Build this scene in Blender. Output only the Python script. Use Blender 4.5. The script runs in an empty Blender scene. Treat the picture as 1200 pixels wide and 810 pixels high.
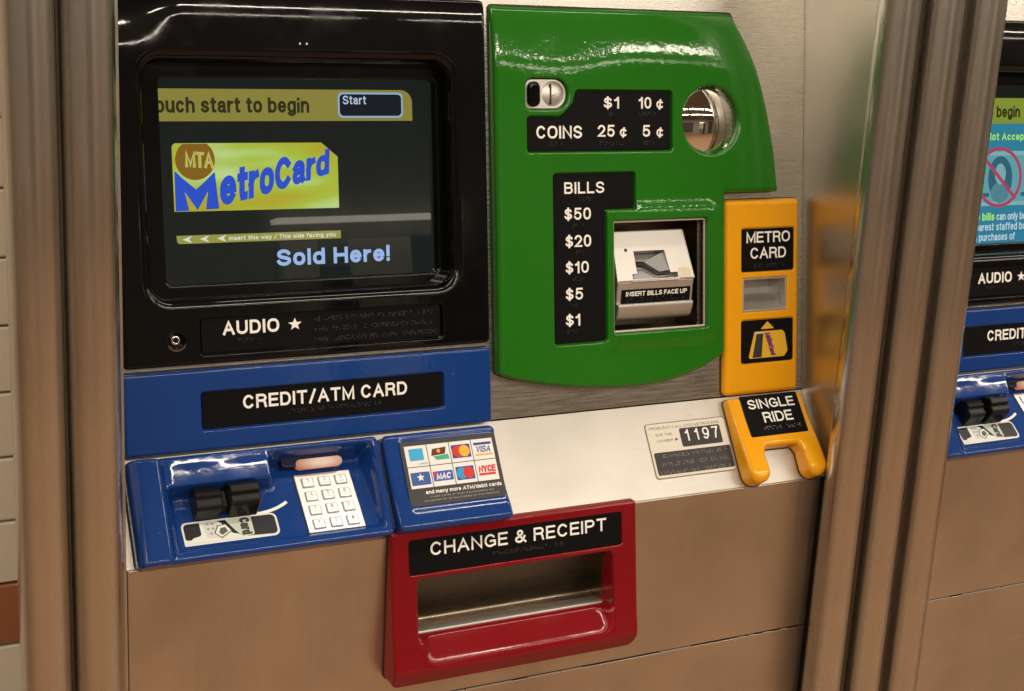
import bpy, bmesh, math, random
import numpy as np
from mathutils import Vector, geometry, Matrix
random.seed(7)
R = math.radians
sc = bpy.context.scene
col = sc.collection
MM = 0.001

# ------------------------------------------------------------------ camera
YAW, PITCH, ROLL, FPX = R(27.4), R(-14.75), R(3.06), 1736.0
CAM = Vector((-0.26817, -1.24394, 1.55128))
fw = Vector((math.sin(YAW)*math.cos(PITCH), math.cos(YAW)*math.cos(PITCH), math.sin(PITCH)))
rt = Vector((math.cos(YAW), -math.sin(YAW), 0)); up = rt.cross(fw)
rt, up = (math.cos(ROLL)*rt + math.sin(ROLL)*up), (-math.sin(ROLL)*rt + math.cos(ROLL)*up)
cd = bpy.data.cameras.new('camera'); cam = bpy.data.objects.new('camera', cd); col.objects.link(cam)
cam.matrix_world = Matrix(((rt.x, up.x, -fw.x, CAM.x), (rt.y, up.y, -fw.y, CAM.y), (rt.z, up.z, -fw.z, CAM.z), (0, 0, 0, 1)))
cd.sensor_width = 36; cd.lens = FPX/1200*36; cd.clip_start = .02; cd.clip_end = 100
sc.camera = cam

# ------------------------------------------------------------------ world, lamps, exposure
w = bpy.data.worlds.new('World'); sc.world = w; w.use_nodes = True
bg = w.node_tree.nodes['Background']; bg.inputs[0].default_value = (1, .88, .74, 1); bg.inputs[1].default_value = .02
sc.view_settings.view_transform = 'Standard'; sc.view_settings.look = 'None'
sc.view_settings.exposure = 0.0; sc.view_settings.gamma = 1
WARM = (1, .885, .725)
def area(loc, sx, sy, power, rot=(0, 0, 0), color=WARM):
    l = bpy.data.lights.new('ceiling_lamp', 'AREA'); l.shape = 'RECTANGLE'; l.size = sx; l.size_y = sy
    l.energy = power; l.color = color
    o = bpy.data.objects.new('ceiling_lamp', l); o.location = loc; o.rotation_euler = rot; col.objects.link(o); return o
CEIL = 2.75
for k in range(7):
    lx = -3.2+1.45*k
    for ly, wd, p in ((-0.50, .05, 9), (-2.35, .11, 29), (-3.7, .11, 15)):
        area((lx, ly, CEIL-.07), 1.24, wd, p)

# ------------------------------------------------------------------ materials
MATS = {}
def mat(name, color=(.5, .5, .5), metallic=0., rough=.4, coat=0., spec=.5, emit=None, estr=0., bump=None, bscale=200, stretch=None,
        rvar=0., cvar=0., coat_rough=.03, cnoise=None, dirt=0., smudge=.12, cior=1.5, fleck=None):
    if name in MATS: return MATS[name]
    m = bpy.data.materials.new(name); m.use_nodes = True; nt = m.node_tree; b = nt.nodes['Principled BSDF']
    b.inputs['Base Color'].default_value = (*color, 1); b.inputs['Metallic'].default_value = metallic
    b.inputs['Roughness'].default_value = rough; b.inputs['Coat Weight'].default_value = coat
    b.inputs['Coat Roughness'].default_value = coat_rough; b.inputs['Coat IOR'].default_value = cior; b.inputs['Specular IOR Level'].default_value = spec
    if emit: b.inputs['Emission Color'].default_value = (*emit, 1); b.inputs['Emission Strength'].default_value = estr
    if bump or rvar or cvar or cnoise or dirt:
        tc = nt.nodes.new('ShaderNodeTexCoord'); mp = nt.nodes.new('ShaderNodeMapping')
        nt.links.new(tc.outputs['Object'], mp.inputs[0])
        if stretch: mp.inputs['Scale'].default_value = stretch
        nz = nt.nodes.new('ShaderNodeTexNoise'); nz.inputs['Scale'].default_value = bscale; nz.inputs['Detail'].default_value = 3
        nt.links.new(mp.outputs[0], nz.inputs['Vector'])
    if coat and smudge:
        n3 = nt.nodes.new('ShaderNodeTexNoise'); n3.inputs['Scale'].default_value = 17; n3.inputs['Detail'].default_value = 5; n3.inputs['Roughness'].default_value = .65
        nt.links.new(tc.outputs['Object'], n3.inputs['Vector'])
        m3 = nt.nodes.new('ShaderNodeMapRange'); m3.inputs[1].default_value = .45; m3.inputs[2].default_value = .75
        m3.inputs[3].default_value = coat_rough; m3.inputs[4].default_value = coat_rough+smudge
        nt.links.new(n3.outputs['Fac'], m3.inputs[0]); nt.links.new(m3.outputs[0], b.inputs['Coat Roughness'])
    if bump:
        bp = nt.nodes.new('ShaderNodeBump'); bp.inputs['Strength'].default_value = bump[0]; bp.inputs['Distance'].default_value = bump[1]
        nt.links.new(nz.outputs['Fac'], bp.inputs['Height']); nt.links.new(bp.outputs[0], b.inputs['Normal'])
        if coat: nt.links.new(bp.outputs[0], b.inputs['Coat Normal'])
    if rvar:
        mr = nt.nodes.new('ShaderNodeMapRange'); mr.inputs[1].default_value = .3; mr.inputs[2].default_value = .7
        mr.inputs[3].default_value = rough-rvar; mr.inputs[4].default_value = rough+rvar
        nt.links.new(nz.outputs['Fac'], mr.inputs[0]); nt.links.new(mr.outputs[0], b.inputs['Roughness'])
    if cvar or dirt:
        n2 = nt.nodes.new('ShaderNodeTexNoise'); n2.inputs['Scale'].default_value = 9; n2.inputs['Detail'].default_value = 6
        nt.links.new(tc.outputs['Object'], n2.inputs['Vector'])
        mr = nt.nodes.new('ShaderNodeMapRange'); mr.inputs[1].default_value = .35; mr.inputs[2].default_value = .7
        mr.inputs[3].default_value = 1; mr.inputs[4].default_value = 1-cvar
        nt.links.new(n2.outputs['Fac'], mr.inputs[0])
        mx = nt.nodes.new('ShaderNodeMix'); mx.data_type = 'RGBA'; mx.blend_type = 'MULTIPLY'; mx.inputs[0].default_value = 1
        mx.inputs[6].default_value = (*color, 1); nt.links.new(mr.outputs[0], mx.inputs[7]); nt.links.new(mx.outputs[2], b.inputs['Base Color'])
    if fleck:      # fine scratches and rubbed specks: (colour, threshold, scale vector, rotation about y)
        fc, thr, fs, fr = fleck
        t4 = nt.nodes.new('ShaderNodeTexCoord'); rot = nt.nodes.new('ShaderNodeMapping'); rot.inputs['Rotation'].default_value = (0, fr, 0)
        p4 = nt.nodes.new('ShaderNodeMapping'); p4.inputs['Scale'].default_value = fs
        n4 = nt.nodes.new('ShaderNodeTexNoise'); n4.inputs['Scale'].default_value = 1; n4.inputs['Detail'].default_value = 2
        m4 = nt.nodes.new('ShaderNodeMapRange'); m4.inputs[1].default_value = thr; m4.inputs[2].default_value = thr+.05; m4.inputs[3].default_value = 0; m4.inputs[4].default_value = .6
        x4 = nt.nodes.new('ShaderNodeMix'); x4.data_type = 'RGBA'
        nt.links.new(t4.outputs['Object'], rot.inputs[0]); nt.links.new(rot.outputs[0], p4.inputs[0]); nt.links.new(p4.outputs[0], n4.inputs['Vector'])
        nt.links.new(n4.outputs['Fac'], m4.inputs[0]); nt.links.new(m4.outputs[0], x4.inputs[0])
        lk = b.inputs['Base Color'].links
        if lk: nt.links.new(lk[0].from_socket, x4.inputs[6])
        else: x4.inputs[6].default_value = (*color, 1)
        x4.inputs[7].default_value = (*fc, 1); nt.links.new(x4.outputs[2], b.inputs['Base Color'])
    MATS[name] = m; return m

# brushed stainless steel (streaks run along x)
STEEL = mat('brushed_steel', (.61, .585, .535), 1, .29, bump=(.05, .00004), bscale=900, stretch=(.03, 1, 1), rvar=.07, cvar=.14, fleck=((.80, .76, .68), .70, (12, 900, 700), .35))
STEEL_LEDGE = mat('brushed_steel_ledge', (.54, .515, .475), 1, .42, bump=(.08, .00005), bscale=700, stretch=(.03, 1, 1), rvar=.06, cvar=.17, fleck=((.36, .33, .29), .70, (10, 900, 500), .2))
STEEL_BODY = mat('brushed_steel_door', (.60, .53, .455), 1, .34, bump=(.25, .00006), bscale=500, stretch=(1, 1, .04), rvar=.06, cvar=.2, fleck=((.78, .70, .60), .70, (9, 900, 600), .12))
STEEL_JAMB = mat('polished_steel_jamb', (.58, .54, .46), 1, .36, bump=(.03, .00002), bscale=600, stretch=(1, 1, .3), rvar=.04, cvar=.12)
STEEL_POLE = mat('pole_steel', (.60, .565, .51), 1, .27, bump=(.06, .0002), bscale=60, stretch=(1, 1, .08), rvar=.03, cvar=.12, fleck=((.85, .80, .72), .73, (400, 400, 25), .15))
STEEL_CAST = mat('bead_blasted_metal', (.62, .60, .575), .85, .42, bump=(.1, .0001), bscale=900, cvar=.08)
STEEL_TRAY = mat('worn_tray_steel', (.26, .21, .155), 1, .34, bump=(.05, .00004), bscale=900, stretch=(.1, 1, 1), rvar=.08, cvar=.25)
MIRROR = mat('polished_chrome', (.80, .78, .76), 1, .035, cvar=.05)
PEEL = dict(bump=(.35, .0006), bscale=160)
GREEN = mat('green_enamel', (.014, .150, .006), 0, .45, fleck=((.05, .17, .05), .74, (150, 500, 300), .4), spec=.05, coat=1, bump=(.21, .0006), bscale=210, coat_rough=.06, cvar=.06, smudge=.08)
BLUE = mat('blue_enamel', (.006, .043, .215), 0, .45, fleck=((.10, .14, .26), .73, (150, 500, 300), .5), spec=.05, coat=.9, bump=(.09, .0006), bscale=150, coat_rough=.05, cvar=.1)
BLACK = mat('black_enamel', (.0022, .0022, .0026), 0, .3, coat=.75, cior=1.44, spec=.03, bump=(.07, .0005), bscale=90, coat_rough=.04)
YELLOW = mat('yellow_enamel', (.82, .365, .006), 0, .4, fleck=((.30, .16, .03), .73, (250, 400, 300), .4), spec=.1, coat=.7, cvar=.06, bump=(.15, .0004), bscale=130, coat_rough=.08)
RED = mat('red_enamel', (.21, .003, .007), 0, .45, spec=.05, coat=.8, cvar=.15, fleck=((.06, .004, .006), .72, (200, 500, 300), .3), bump=(.2, .0005), bscale=130, coat_rough=.06)
PLATE = mat('black_tactile_plastic', (.006, .006, .007), 0, .45, spec=.06, bump=(.2, .0001), bscale=1500)
DOTS = mat('black_braille_dots', (.06, .058, .058), 0, .16, spec=.9)
WHITE = mat('white_lettering', (.90, .885, .86), 0, .45)
GASKET = mat('dark_gasket', (.02, .016, .013), 0, .6)
DARK = mat('dark_gap', (.012, .010, .009), 0, .6)
RUBBER = mat('black_plastic_block', (.006, .0055, .0055), 0, .28, spec=.35, bump=(.2, .0001), bscale=900)
KEYM = mat('keypad_metal', (.82, .83, .85), .7, .34, bump=(.06, .0001), bscale=900)
KEYP = mat('keypad_plate_metal', (.78, .79, .81), .7, .36, bump=(.06, .0001), bscale=900)
LABELW = mat('engraved_label_beige', (.68, .64, .56), 0, .42, cvar=.06)
INK = mat('dark_print', (.03, .028, .03), 0, .45)
def ink(name, c, rough=.35): return mat(name, c, 0, rough, spec=.3)
TILE = mat('cream_wall_tile', (.62, .55, .44), 0, .22, coat=.3, cvar=.10)
TILE_B = mat('brown_wall_tile', (.30, .115, .05), 0, .25, coat=.3, cvar=.2)
GROUT = mat('grout', (.38, .33, .26), 0, .8, cvar=.2)
FLOORM = mat('station_floor', (.33, .185, .10), 0, .45, cvar=.35)
CEILM = mat('station_ceiling', (.24, .22, .20), 0, .8, cvar=.2)
WALLM = mat('station_wall', (.30, .26, .22), 0, .4, cvar=.3)
def glow(name, c, s=1.): return mat(name, (0, 0, 0), 0, .5, spec=0, emit=c, estr=s)

# ------------------------------------------------------------------ object helpers
def link(name, me, m, parent=None):
    if m is not None:
        me.materials.clear(); me.materials.append(m)
    o = bpy.data.objects.new(name, me); col.objects.link(o)
    if parent is not None: o.parent = parent
    return o
def tag(o, label, cat, group=None):
    o['label'] = label; o['category'] = cat
    if group: o['group'] = group
    return o
def mk(name, verts, faces, m, parent=None, smooth=False, matrix=None):
    me = bpy.data.meshes.new(name); me.from_pydata([tuple(v) for v in verts], [], faces); me.update()
    if smooth: me.polygons.foreach_set('use_smooth', [True]*len(me.polygons))
    return link(name, me, m, parent)
class Frame:
    def __init__(s, O, V, N, U=(1, 0, 0)): s.O, s.U, s.V, s.N = Vector(O), Vector(U), Vector(V), Vector(N)
    def __call__(s, u, v, w=0): return (s.O + s.U*u + s.V*v + s.N*w)*MM
    def shift(s, u, v, w, tilt=0):      # a frame moved and tilted about U (radians, top backwards)
        O = s.O + s.U*u + s.V*v + s.N*w; c, t = math.cos(tilt), math.sin(tilt)
        return Frame(O, s.V*c - s.N*t, s.N*c + s.V*t, s.U)
TU, TL = R(8.5), R(33.6)
FB = Frame((0, 0, 1000), (0, 0, 1), (0, -1, 0))
FL = Frame((0, 0, 1000), (0, math.sin(TL), math.cos(TL)), (0, -math.cos(TL), math.sin(TL)))
LLEN = 103.5
FU = Frame(FL.O + FL.V*LLEN, (0, math.sin(TU), math.cos(TU)), (0, -math.cos(TU), math.sin(TU)))

def area2(p): return .5*sum(p[i][0]*p[(i+1) % len(p)][1]-p[(i+1) % len(p)][0]*p[i][1] for i in range(len(p)))
def rpoly(pts, rad, seg=6):
    """polygon with rounded corners (ccw); rad: number or list"""
    if area2(pts) < 0:
        pts = pts[::-1]
        if isinstance(rad, (list, tuple)): rad = list(rad)[::-1]
    n = len(pts); out = []
    for i in range(n):
        r = rad[i] if isinstance(rad, (list, tuple)) else rad
        p, a, b = np.array(pts[i], float), np.array(pts[i-1], float), np.array(pts[(i+1) % n], float)
        if r <= .01: out.append(tuple(p)); continue
        d1, d2 = a-p, b-p; l1, l2 = np.linalg.norm(d1), np.linalg.norm(d2); d1 /= l1; d2 /= l2
        ang = math.acos(max(-1, min(1, d1@d2)))
        if abs(ang-math.pi) < .02: out.append(tuple(p)); continue
        t = min(r/math.tan(ang/2), l1*.49, l2*.49); rr = t*math.tan(ang/2)
        c = p+(d1+d2)/np.linalg.norm(d1+d2)*rr/math.sin(ang/2)
        a0 = math.atan2(*(p+d1*t-c)[::-1]); a1 = math.atan2(*(p+d2*t-c)[::-1])
        da = (a1-a0+math.pi) % (2*math.pi)-math.pi
        for k in range(seg+1): out.append((c[0]+rr*math.cos(a0+da*k/seg), c[1]+rr*math.sin(a0+da*k/seg)))
    return out
def rect(u0, v0, u1, v1, r=0, seg=6): return rpoly([(u0, v0), (u1, v0), (u1, v1), (u0, v1)], r, seg)
def circ(u, v, r, n=48, ry=None): return [(u+r*math.cos(2*math.pi*i/n), v+(ry or r)*math.sin(2*math.pi*i/n)) for i in range(n)]
def inset(p, d):
    """offset a ccw polygon inwards by d"""
    q = np.array(p, float); a = np.roll(q, 1, 0); b = np.roll(q, -1, 0)
    e1 = q-a; e2 = b-q
    e1 /= np.linalg.norm(e1, axis=1)[:, None]+1e-12; e2 /= np.linalg.norm(e2, axis=1)[:, None]+1e-12
    n1 = np.stack([-e1[:, 1], e1[:, 0]], 1); n2 = np.stack([-e2[:, 1], e2[:, 0]], 1)
    m = n1+n2; m /= np.linalg.norm(m, axis=1)[:, None]+1e-12
    k = d/np.maximum((m*n1).sum(1), .35)
    return [tuple(x) for x in q+m*k[:, None]]
def inside(P, poly):
    P = np.asarray(P); x, y = P[:, 0], P[:, 1]; r = np.zeros(len(P), bool); n = len(poly)
    for i in range(n):
        x1, y1 = poly[i]; x2, y2 = poly[(i+1) % n]
        if y1 == y2: continue
        c = ((y1 > y) != (y2 > y)) & (x < (x2-x1)*(y-y1)/(y2-y1)+x1); r ^= c
    return r
def dens(p, step):
    out = []
    for i in range(len(p)):
        a, b = p[i], p[(i+1) % len(p)]; L = math.dist(a, b); n = max(1, int(L/step))
        out += [(a[0]+(b[0]-a[0])*k/n, a[1]+(b[1]-a[1])*k/n) for k in range(n)]
    return out
def shell(name, F, outer, m, parent=None, h=5, r=2, base=0, holes=(), f=None, step=0, seg=5, smooth=True, m2=None, back=False):
    """a raised moulded piece; holes: (poly, rim radius, floor w, has floor)"""
    f0 = (lambda u, v: 0.) if f is None else f
    if step: outer = dens(outer, step); holes = [(dens(a, step), b, c, d) for a, b, c, d in holes]
    V = []; Fc = []; M = []
    def loop(p, wfun):
        i0 = len(V); V.extend((u, v, wfun(u, v)) for u, v in p); return list(range(i0, i0+len(p)))
    def strip(a, b, mi=0):
        n = len(a)
        for i in range(n): Fc.append((a[i], a[(i+1) % n], b[(i+1) % n], b[i])); M.append(mi)
    def arcloops(poly, r, sgn, wb):
        L = []; L.append(loop(poly, wb)); L.append(loop(poly, lambda u, v: h-r+f0(u, v)-.02))
        for k in range(0, seg+1):
            a = math.pi/2*k/seg; q = inset(poly, sgn*r*(1-math.cos(a)))
            L.append(loop(q, lambda u, v: h-r+r*math.sin(a)+f0(u, v)))
        q = inset(poly, sgn*(r+.35)); L.append(loop(q, lambda u, v: h+f0(u, v)))
        return L, q
    L, capo = arcloops(outer, r, 1, lambda u, v: base)
    for a, b in zip(L, L[1:]): strip(a, b)
    caps = [(capo, L[-1])]
    for poly, hr, fl, hasf in holes:
        if area2(poly) < 0: poly = poly[::-1]
        L, q = arcloops(poly, hr, -1, lambda u, v: fl)
        for a, b in zip(L, L[1:]): strip(b, a)
        caps.append((q, L[-1]))
        if hasf: Fc.append(tuple(L[0])); M.append(0)
    # cap by constrained Delaunay
    pts = []; edges = []; idx = []
    for q, ids in caps:
        s = len(pts); n = len(q); pts += [Vector(x) for x in q]; idx += ids
        edges += [(s+i, s+(i+1) % n) for i in range(n)]
    if step:
        us = [p[0] for p in capo]; vs = [p[1] for p in capo]
        gu, gv = np.meshgrid(np.arange(min(us)+step*.5, max(us), step), np.arange(min(vs)+step*.5, max(vs), step))
        gu = gu+(np.arange(gu.shape[0]) % 2)[:, None]*step*.5
        G = np.stack([gu.ravel(), gv.ravel()], 1)
        ok = inside(G, inset(capo, step*.45))
        for q, ids in caps[1:]: ok &= ~inside(G, inset(q, -step*.45))
        for u, v in G[ok]: idx.append(len(V)); V.append((u, v, h+f0(u, v))); pts.append(Vector((u, v)))
    vo, eo, fo, ov, oe, of = geometry.delaunay_2d_cdt(pts, edges, [], 0, 1e-5)
    vmap = []
    for k, o in enumerate(ov):
        if o: vmap.append(idx[o[0]])
        else: vmap.append(len(V)); V.append((vo[k].x, vo[k].y, h+f0(vo[k].x, vo[k].y)))
    ce = [((vo[a].x+vo[b].x+vo[c].x)/3, (vo[a].y+vo[b].y+vo[c].y)/3) for a, b, c in fo]
    ok = inside(ce, capo)
    for q, ids in caps[1:]: ok &= ~inside(ce, q)
    for t, k in zip(fo, ok):
        if k:
            a, b, c = t
            if (vo[b]-vo[a]).cross(vo[c]-vo[a]) < 0: a, c = c, a
            if abs((vo[b]-vo[a]).cross(vo[c]-vo[a])) < 1e-9: continue
            Fc.append((vmap[a], vmap[b], vmap[c])); M.append(0)
    if back: pass
    me = bpy.data.meshes.new(name); me.from_pydata([tuple(F(*x)) for x in V], [], Fc); me.update()
    if smooth:
        sm = np.ones(len(me.polygons), bool)
        me.polygons.foreach_set('use_smooth', sm)
        me.set_sharp_from_angle(angle=R(50))
    return link(name, me, m, parent)
def flat(name, F, poly, w, m, parent=None, th=.0):
    if area2(poly) < 0: poly = poly[::-1]
    return mk(name, [F(u, v, w) for u, v in poly], [tuple(range(len(poly)))], m, parent)
def prof(name, F, pr, u0, u1, m, parent=None, bev=.8, smooth=False):
    """profile [(v,w)] extruded along u"""
    bm = bmesh.new()
    a = [bm.verts.new(F(u0, v, w)) for v, w in pr]; b = [bm.verts.new(F(u1, v, w)) for v, w in pr]; n = len(pr)
    bm.faces.new(a); bm.faces.new(b[::-1])
    for i in range(n): bm.faces.new((a[(i+1) % n], a[i], b[i], b[(i+1) % n]))
    bmesh.ops.recalc_face_normals(bm, faces=bm.faces)
    if bev: bmesh.ops.bevel(bm, geom=list(bm.edges), offset=bev*MM, segments=1, profile=.5, affect='EDGES')
    me = bpy.data.meshes.new(name); bm.to_mesh(me); bm.free()
    me.polygons.foreach_set('use_smooth', [True]*len(me.polygons)); me.set_sharp_from_angle(angle=R(22))
    return link(name, me, m, parent)
def box(name, F, u0, v0, w0, u1, v1, w1, m, parent=None, bev=.8):
    return prof(name, F, [(v0, w0), (v1, w0), (v1, w1), (v0, w1)], u0, u1, m, parent, bev)
def field(name, F, u0, u1, v0, v1, nu, nv, fn, m, parent=None, mask=None, clip=None):
    """height field sheet"""
    V = []; ids = {}
    for j in range(nv+1):
        for i in range(nu+1):
            u = u0+(u1-u0)*i/nu; v = v0+(v1-v0)*j/nv
            ids[i, j] = len(V); V.append(F(u, v, fn(u, v)))
    Fc = [(ids[i, j], ids[i+1, j], ids[i+1, j+1], ids[i, j+1]) for j in range(nv) for i in range(nu)]
    return mk(name, V, Fc, m, parent, True)

# ------------------------------------------------------------------ stroke lettering
def A(cx, cy, rx, ry, a0, a1, n=12): return [(cx+rx*math.cos(R(a0+(a1-a0)*i/n)), cy+ry*math.sin(R(a0+(a1-a0)*i/n))) for i in range(n+1)]
def O_(cx=.5, cy=.5, rx=.5, ry=.5):
    p = []
    for i in range(28):
        t = 2*math.pi*i/28; c, s = math.cos(t), math.sin(t); e = .86
        p.append((cx+rx*math.copysign(abs(c)**e, c), cy+ry*math.copysign(abs(s)**e, s)))
    return ('c', p)
X = .73
GL = {
 'A': (.74, [[(0, 0), (.5, 1), (1, 0)], [(.2, .33), (.8, .33)]]),
 'B': (.66, [[(0, 0), (0, 1)]+A(.62, .76, .33, .24, 90, -90, 8)+[(0, .52)], [(0, 0)]+A(.66, .26, .34, .26, -90, 90, 8)+[(.1, .52)]]),
 'C': (.72, [A(.5, .5, .5, .5, 42, 318, 20)]),
 'D': (.70, [('c', [(0, 0), (0, 1)]+[(.4, 1)]+A(.5, .5, .5, .5, 80, -80, 14)+[(.4, 0)])]),
 'E': (.60, [[(1, 1), (0, 1), (0, 0), (1, 0)], [(0, .52), (.9, .52)]]),
 'F': (.56, [[(1, 1), (0, 1), (0, 0)], [(0, .5), (.86, .5)]]),
 'G': (.74, [A(.5, .5, .5, .5, 42, 300, 20)+[(1, .12), (1, .46), (.56, .46)]]),
 'H': (.70, [[(0, 0), (0, 1)], [(1, 0), (1, 1)], [(0, .52), (1, .52)]]),
 'I': (0, [[(0, 0), (0, 1)]]),
 'J': (.5, [[(1, 1), (1, .3)]+A(.5, .3, .5, .3, 0, -180, 10)]),
 'K': (.68, [[(0, 0), (0, 1)], [(1, 1), (.05, .38)], [(.32, .58), (1, 0)]]),
 'L': (.54, [[(0, 1), (0, 0), (1, 0)]]),
 'M': (.84, [[(0, 0), (0, 1), (.5, .08), (1, 1), (1, 0)]]),
 'N': (.70, [[(0, 0), (0, 1), (1, 0), (1, 1)]]),
 'O': (.78, [O_()]),
 'P': (.64, [[(0, 0), (0, 1)]+A(.6, .735, .4, .265, 90, -90, 9)+[(0, .47)]]),
 'R': (.68, [[(0, 0), (0, 1)]+A(.6, .75, .38, .25, 90, -90, 9)+[(0, .5)], [(.55, .5)]+[(.82, .44), (.92, .3), (.94, .12), (1, 0)]]),
 'S': (.66, [A(.5, .745, .46, .255, 18, 200, 12)+[(.2, .57), (.5, .5), (.8, .43)]+A(.5, .26, .5, .26, 25, -165, 12)]),
 'T': (.66, [[(0, 1), (1, 1)], [(.5, 1), (.5, 0)]]),
 'U': (.70, [[(0, 1), (0, .35)]+A(.5, .33, .5, .33, 180, 360, 14)+[(1, .35), (1, 1)]]),
 'V': (.70, [[(0, 1), (.5, 0), (1, 1)]]),
 'W': (1., [[(0, 1), (.26, 0), (.5, .96), (.74, 0), (1, 1)]]),
 'X': (.7, [[(0, 0), (1, 1)], [(0, 1), (1, 0)]]),
 'Y': (.7, [[(0, 1), (.5, .45), (1, 1)], [(.5, .45), (.5, 0)]]),
 'Z': (.64, [[(0, 1), (1, 1), (0, 0), (1, 0)]]),
 '0': (.56, [O_()]),
 '1': (.26, [[(0, .76), (.5, .80), (.9, 1), (1, 1), (1, 0)]]),
 '2': (.56, [A(.5, .7, .48, .3, 165, -20, 12)+[(.7, .38), (0, 0), (1, 0)]]),
 '3': (.56, [A(.47, .75, .43, .25, 160, -90, 10), A(.5, .27, .5, .27, 85, -165, 12)]),
 '4': (.6, [[(.78, 0), (.78, 1), (0, .28), (1, .28)]]),
 '5': (.56, [[(.92, 1), (.16, 1), (.06, .48), (.22, .58)]+A(.5, .32, .5, .32, 105, -155, 14)]),
 '6': (.56, [[(.92, .9), (.7, 1), (.4, .98), (.1, .75), (0, .35)], O_(.5, .31, .5, .31)]),
 '7': (.56, [[(0, 1), (1, 1), (.62, .55), (.4, 0)]]),
 '8': (.56, [O_(.5, .75, .42, .25), O_(.5, .26, .5, .26)]),
 '9': (.56, [O_(.5, .69, .5, .31), [(1, .65), (.9, .25), (.62, .02), (.3, 0), (.06, .12)]]),
 '$': (.56, [A(.5, .72, .44, .21, 20, 200, 10)+[(.2, .57), (.5, .5), (.8, .43)]+A(.5, .28, .5, .22, 25, -165, 10), [(.5, 1.06), (.5, -.06)]]),
 '¢': (.5, [A(.5, .38, .5, .38, 45, 315, 14), [(.62, .92), (.42, -.12)]]),
 '&': (.74, [[(1, 0), (.25, .68)]+A(.44, .82, .24, .18, 190, -20, 10)+[(.5, .56), (.12, .38)]+A(.36, .25, .36, .25, 150, 300, 8)+[(.75, .2), (.92, .48)]]),
 '/': (.4, [[(0, -.05), (1, 1.05)]]),
 '!': (0, [[(0, .38), (0, 1)], [(0, 0), (0, .03)]]),
 '?': (.5, [A(.5, .75, .48, .25, 165, -50, 10)+[(.5, .42), (.5, .28)], [(.5, 0), (.5, .04)]]),
 '(': (.2, [[(1, 1.1), (.3, .8), (0, .45), (.3, .1), (1, -.2)]]),
 ')': (.2, [[(0, 1.1), (.7, .8), (1, .45), (.7, .1), (0, -.2)]]),
 '#': (.6, [[(.3, 0), (.4, 1)], [(.7, 0), (.8, 1)], [(0, .33), (1, .33)], [(0, .66), (1, .66)]]),
 '*': (.5, [[(.5, .3), (.5, .8)], [(.1, .4), (.9, .7)], [(.1, .7), (.9, .4)]]),
 '.': (0, [[(0, 0), (0, .04)]]),
 '-': (.3, [[(0, .4), (1, .4)]]),
 ',': (.05, [[(1, .05), (0, -.15)]]),
 'a': (.5, [[(.04, .56)]+A(.48, .52, .42, .21, 160, 0, 8)+[(.9, .1), (1, 0)], ('c', [(.9, .42), (.3, .38)]+A(.36, .2, .36, .2, 110, 280, 8)+[(.75, .05), (.9, .22)])]),
 'b': (.54, [[(0, 0), (0, 1)], O_(.5, X/2, .5, X/2)]),
 'c': (.5, [A(.5, X/2, .5, X/2, 42, 318, 14)]),
 'd': (.54, [[(1, 0), (1, 1)], O_(.5, X/2, .5, X/2)]),
 'e': (.52, [[(.03, .38), (1, .38)]+A(.5, X/2, .5, X/2, 8, 318, 18)]),
 'f': (.3, [[(.4, 0), (.4, .82), (.6, .98), (1, .98)], [(0, X), (1, X)]]),
 'g': (.54, [O_(.5, X/2, .5, X/2), [(1, X), (1, -.05)]+A(.5, -.05, .5, .22, 0, -150, 8)]),
 'h': (.52, [[(0, 0), (0, 1)], [(0, .45)]+A(.52, .43, .48, .30, 150, 0, 8)+[(1, 0)]]),
 'i': (0, [[(0, 0), (0, .62)], [(0, .97), (0, 1.0)]]),
 'k': (.5, [[(0, 0), (0, 1)], [(.95, X), (.05, .26)], [(.35, .42), (1, 0)]]),
 'l': (0, [[(0, 0), (0, 1)]]),
 'm': (.84, [[(0, 0), (0, X)], [(0, .45)]+A(.27, .45, .24, .28, 150, 0, 6)+[(.51, 0)], [(.51, .45)]+A(.76, .45, .24, .28, 150, 0, 6)+[(1, 0)]]),
 'n': (.52, [[(0, 0), (0, X)], [(0, .43)]+A(.52, .43, .48, .30, 150, 0, 8)+[(1, 0)]]),
 'o': (.54, [O_(.5, X/2, .5, X/2)]),
 'p': (.54, [[(0, -.27), (0, X)], O_(.5, X/2, .5, X/2)]),
 'r': (.28, [[(0, 0), (0, X)], [(0, .42), (.4, .66), (1, .71)]]),
 's': (.48, [A(.5, .545, .44, .185, 18, 200, 8)+[(.5, .37)]+A(.5, .19, .48, .19, 20, -165, 8)]),
 't': (.28, [[(.4, .95), (.4, .16), (.55, .02), (1, .02)], [(0, X), (1, X)]]),
 'u': (.52, [[(0, X), (0, .25)]+A(.48, .28, .48, .28, 190, 340, 8), [(1, 0), (1, X)]]),
 'v': (.52, [[(0, X), (.5, 0), (1, X)]]),
 'w': (.78, [[(0, X), (.26, 0), (.5, .68), (.74, 0), (1, X)]]),
 'y': (.52, [[(0, X), (.52, .02)], [(1, X), (.45, -.15), (.3, -.26), (.05, -.26)]]),
}
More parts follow.
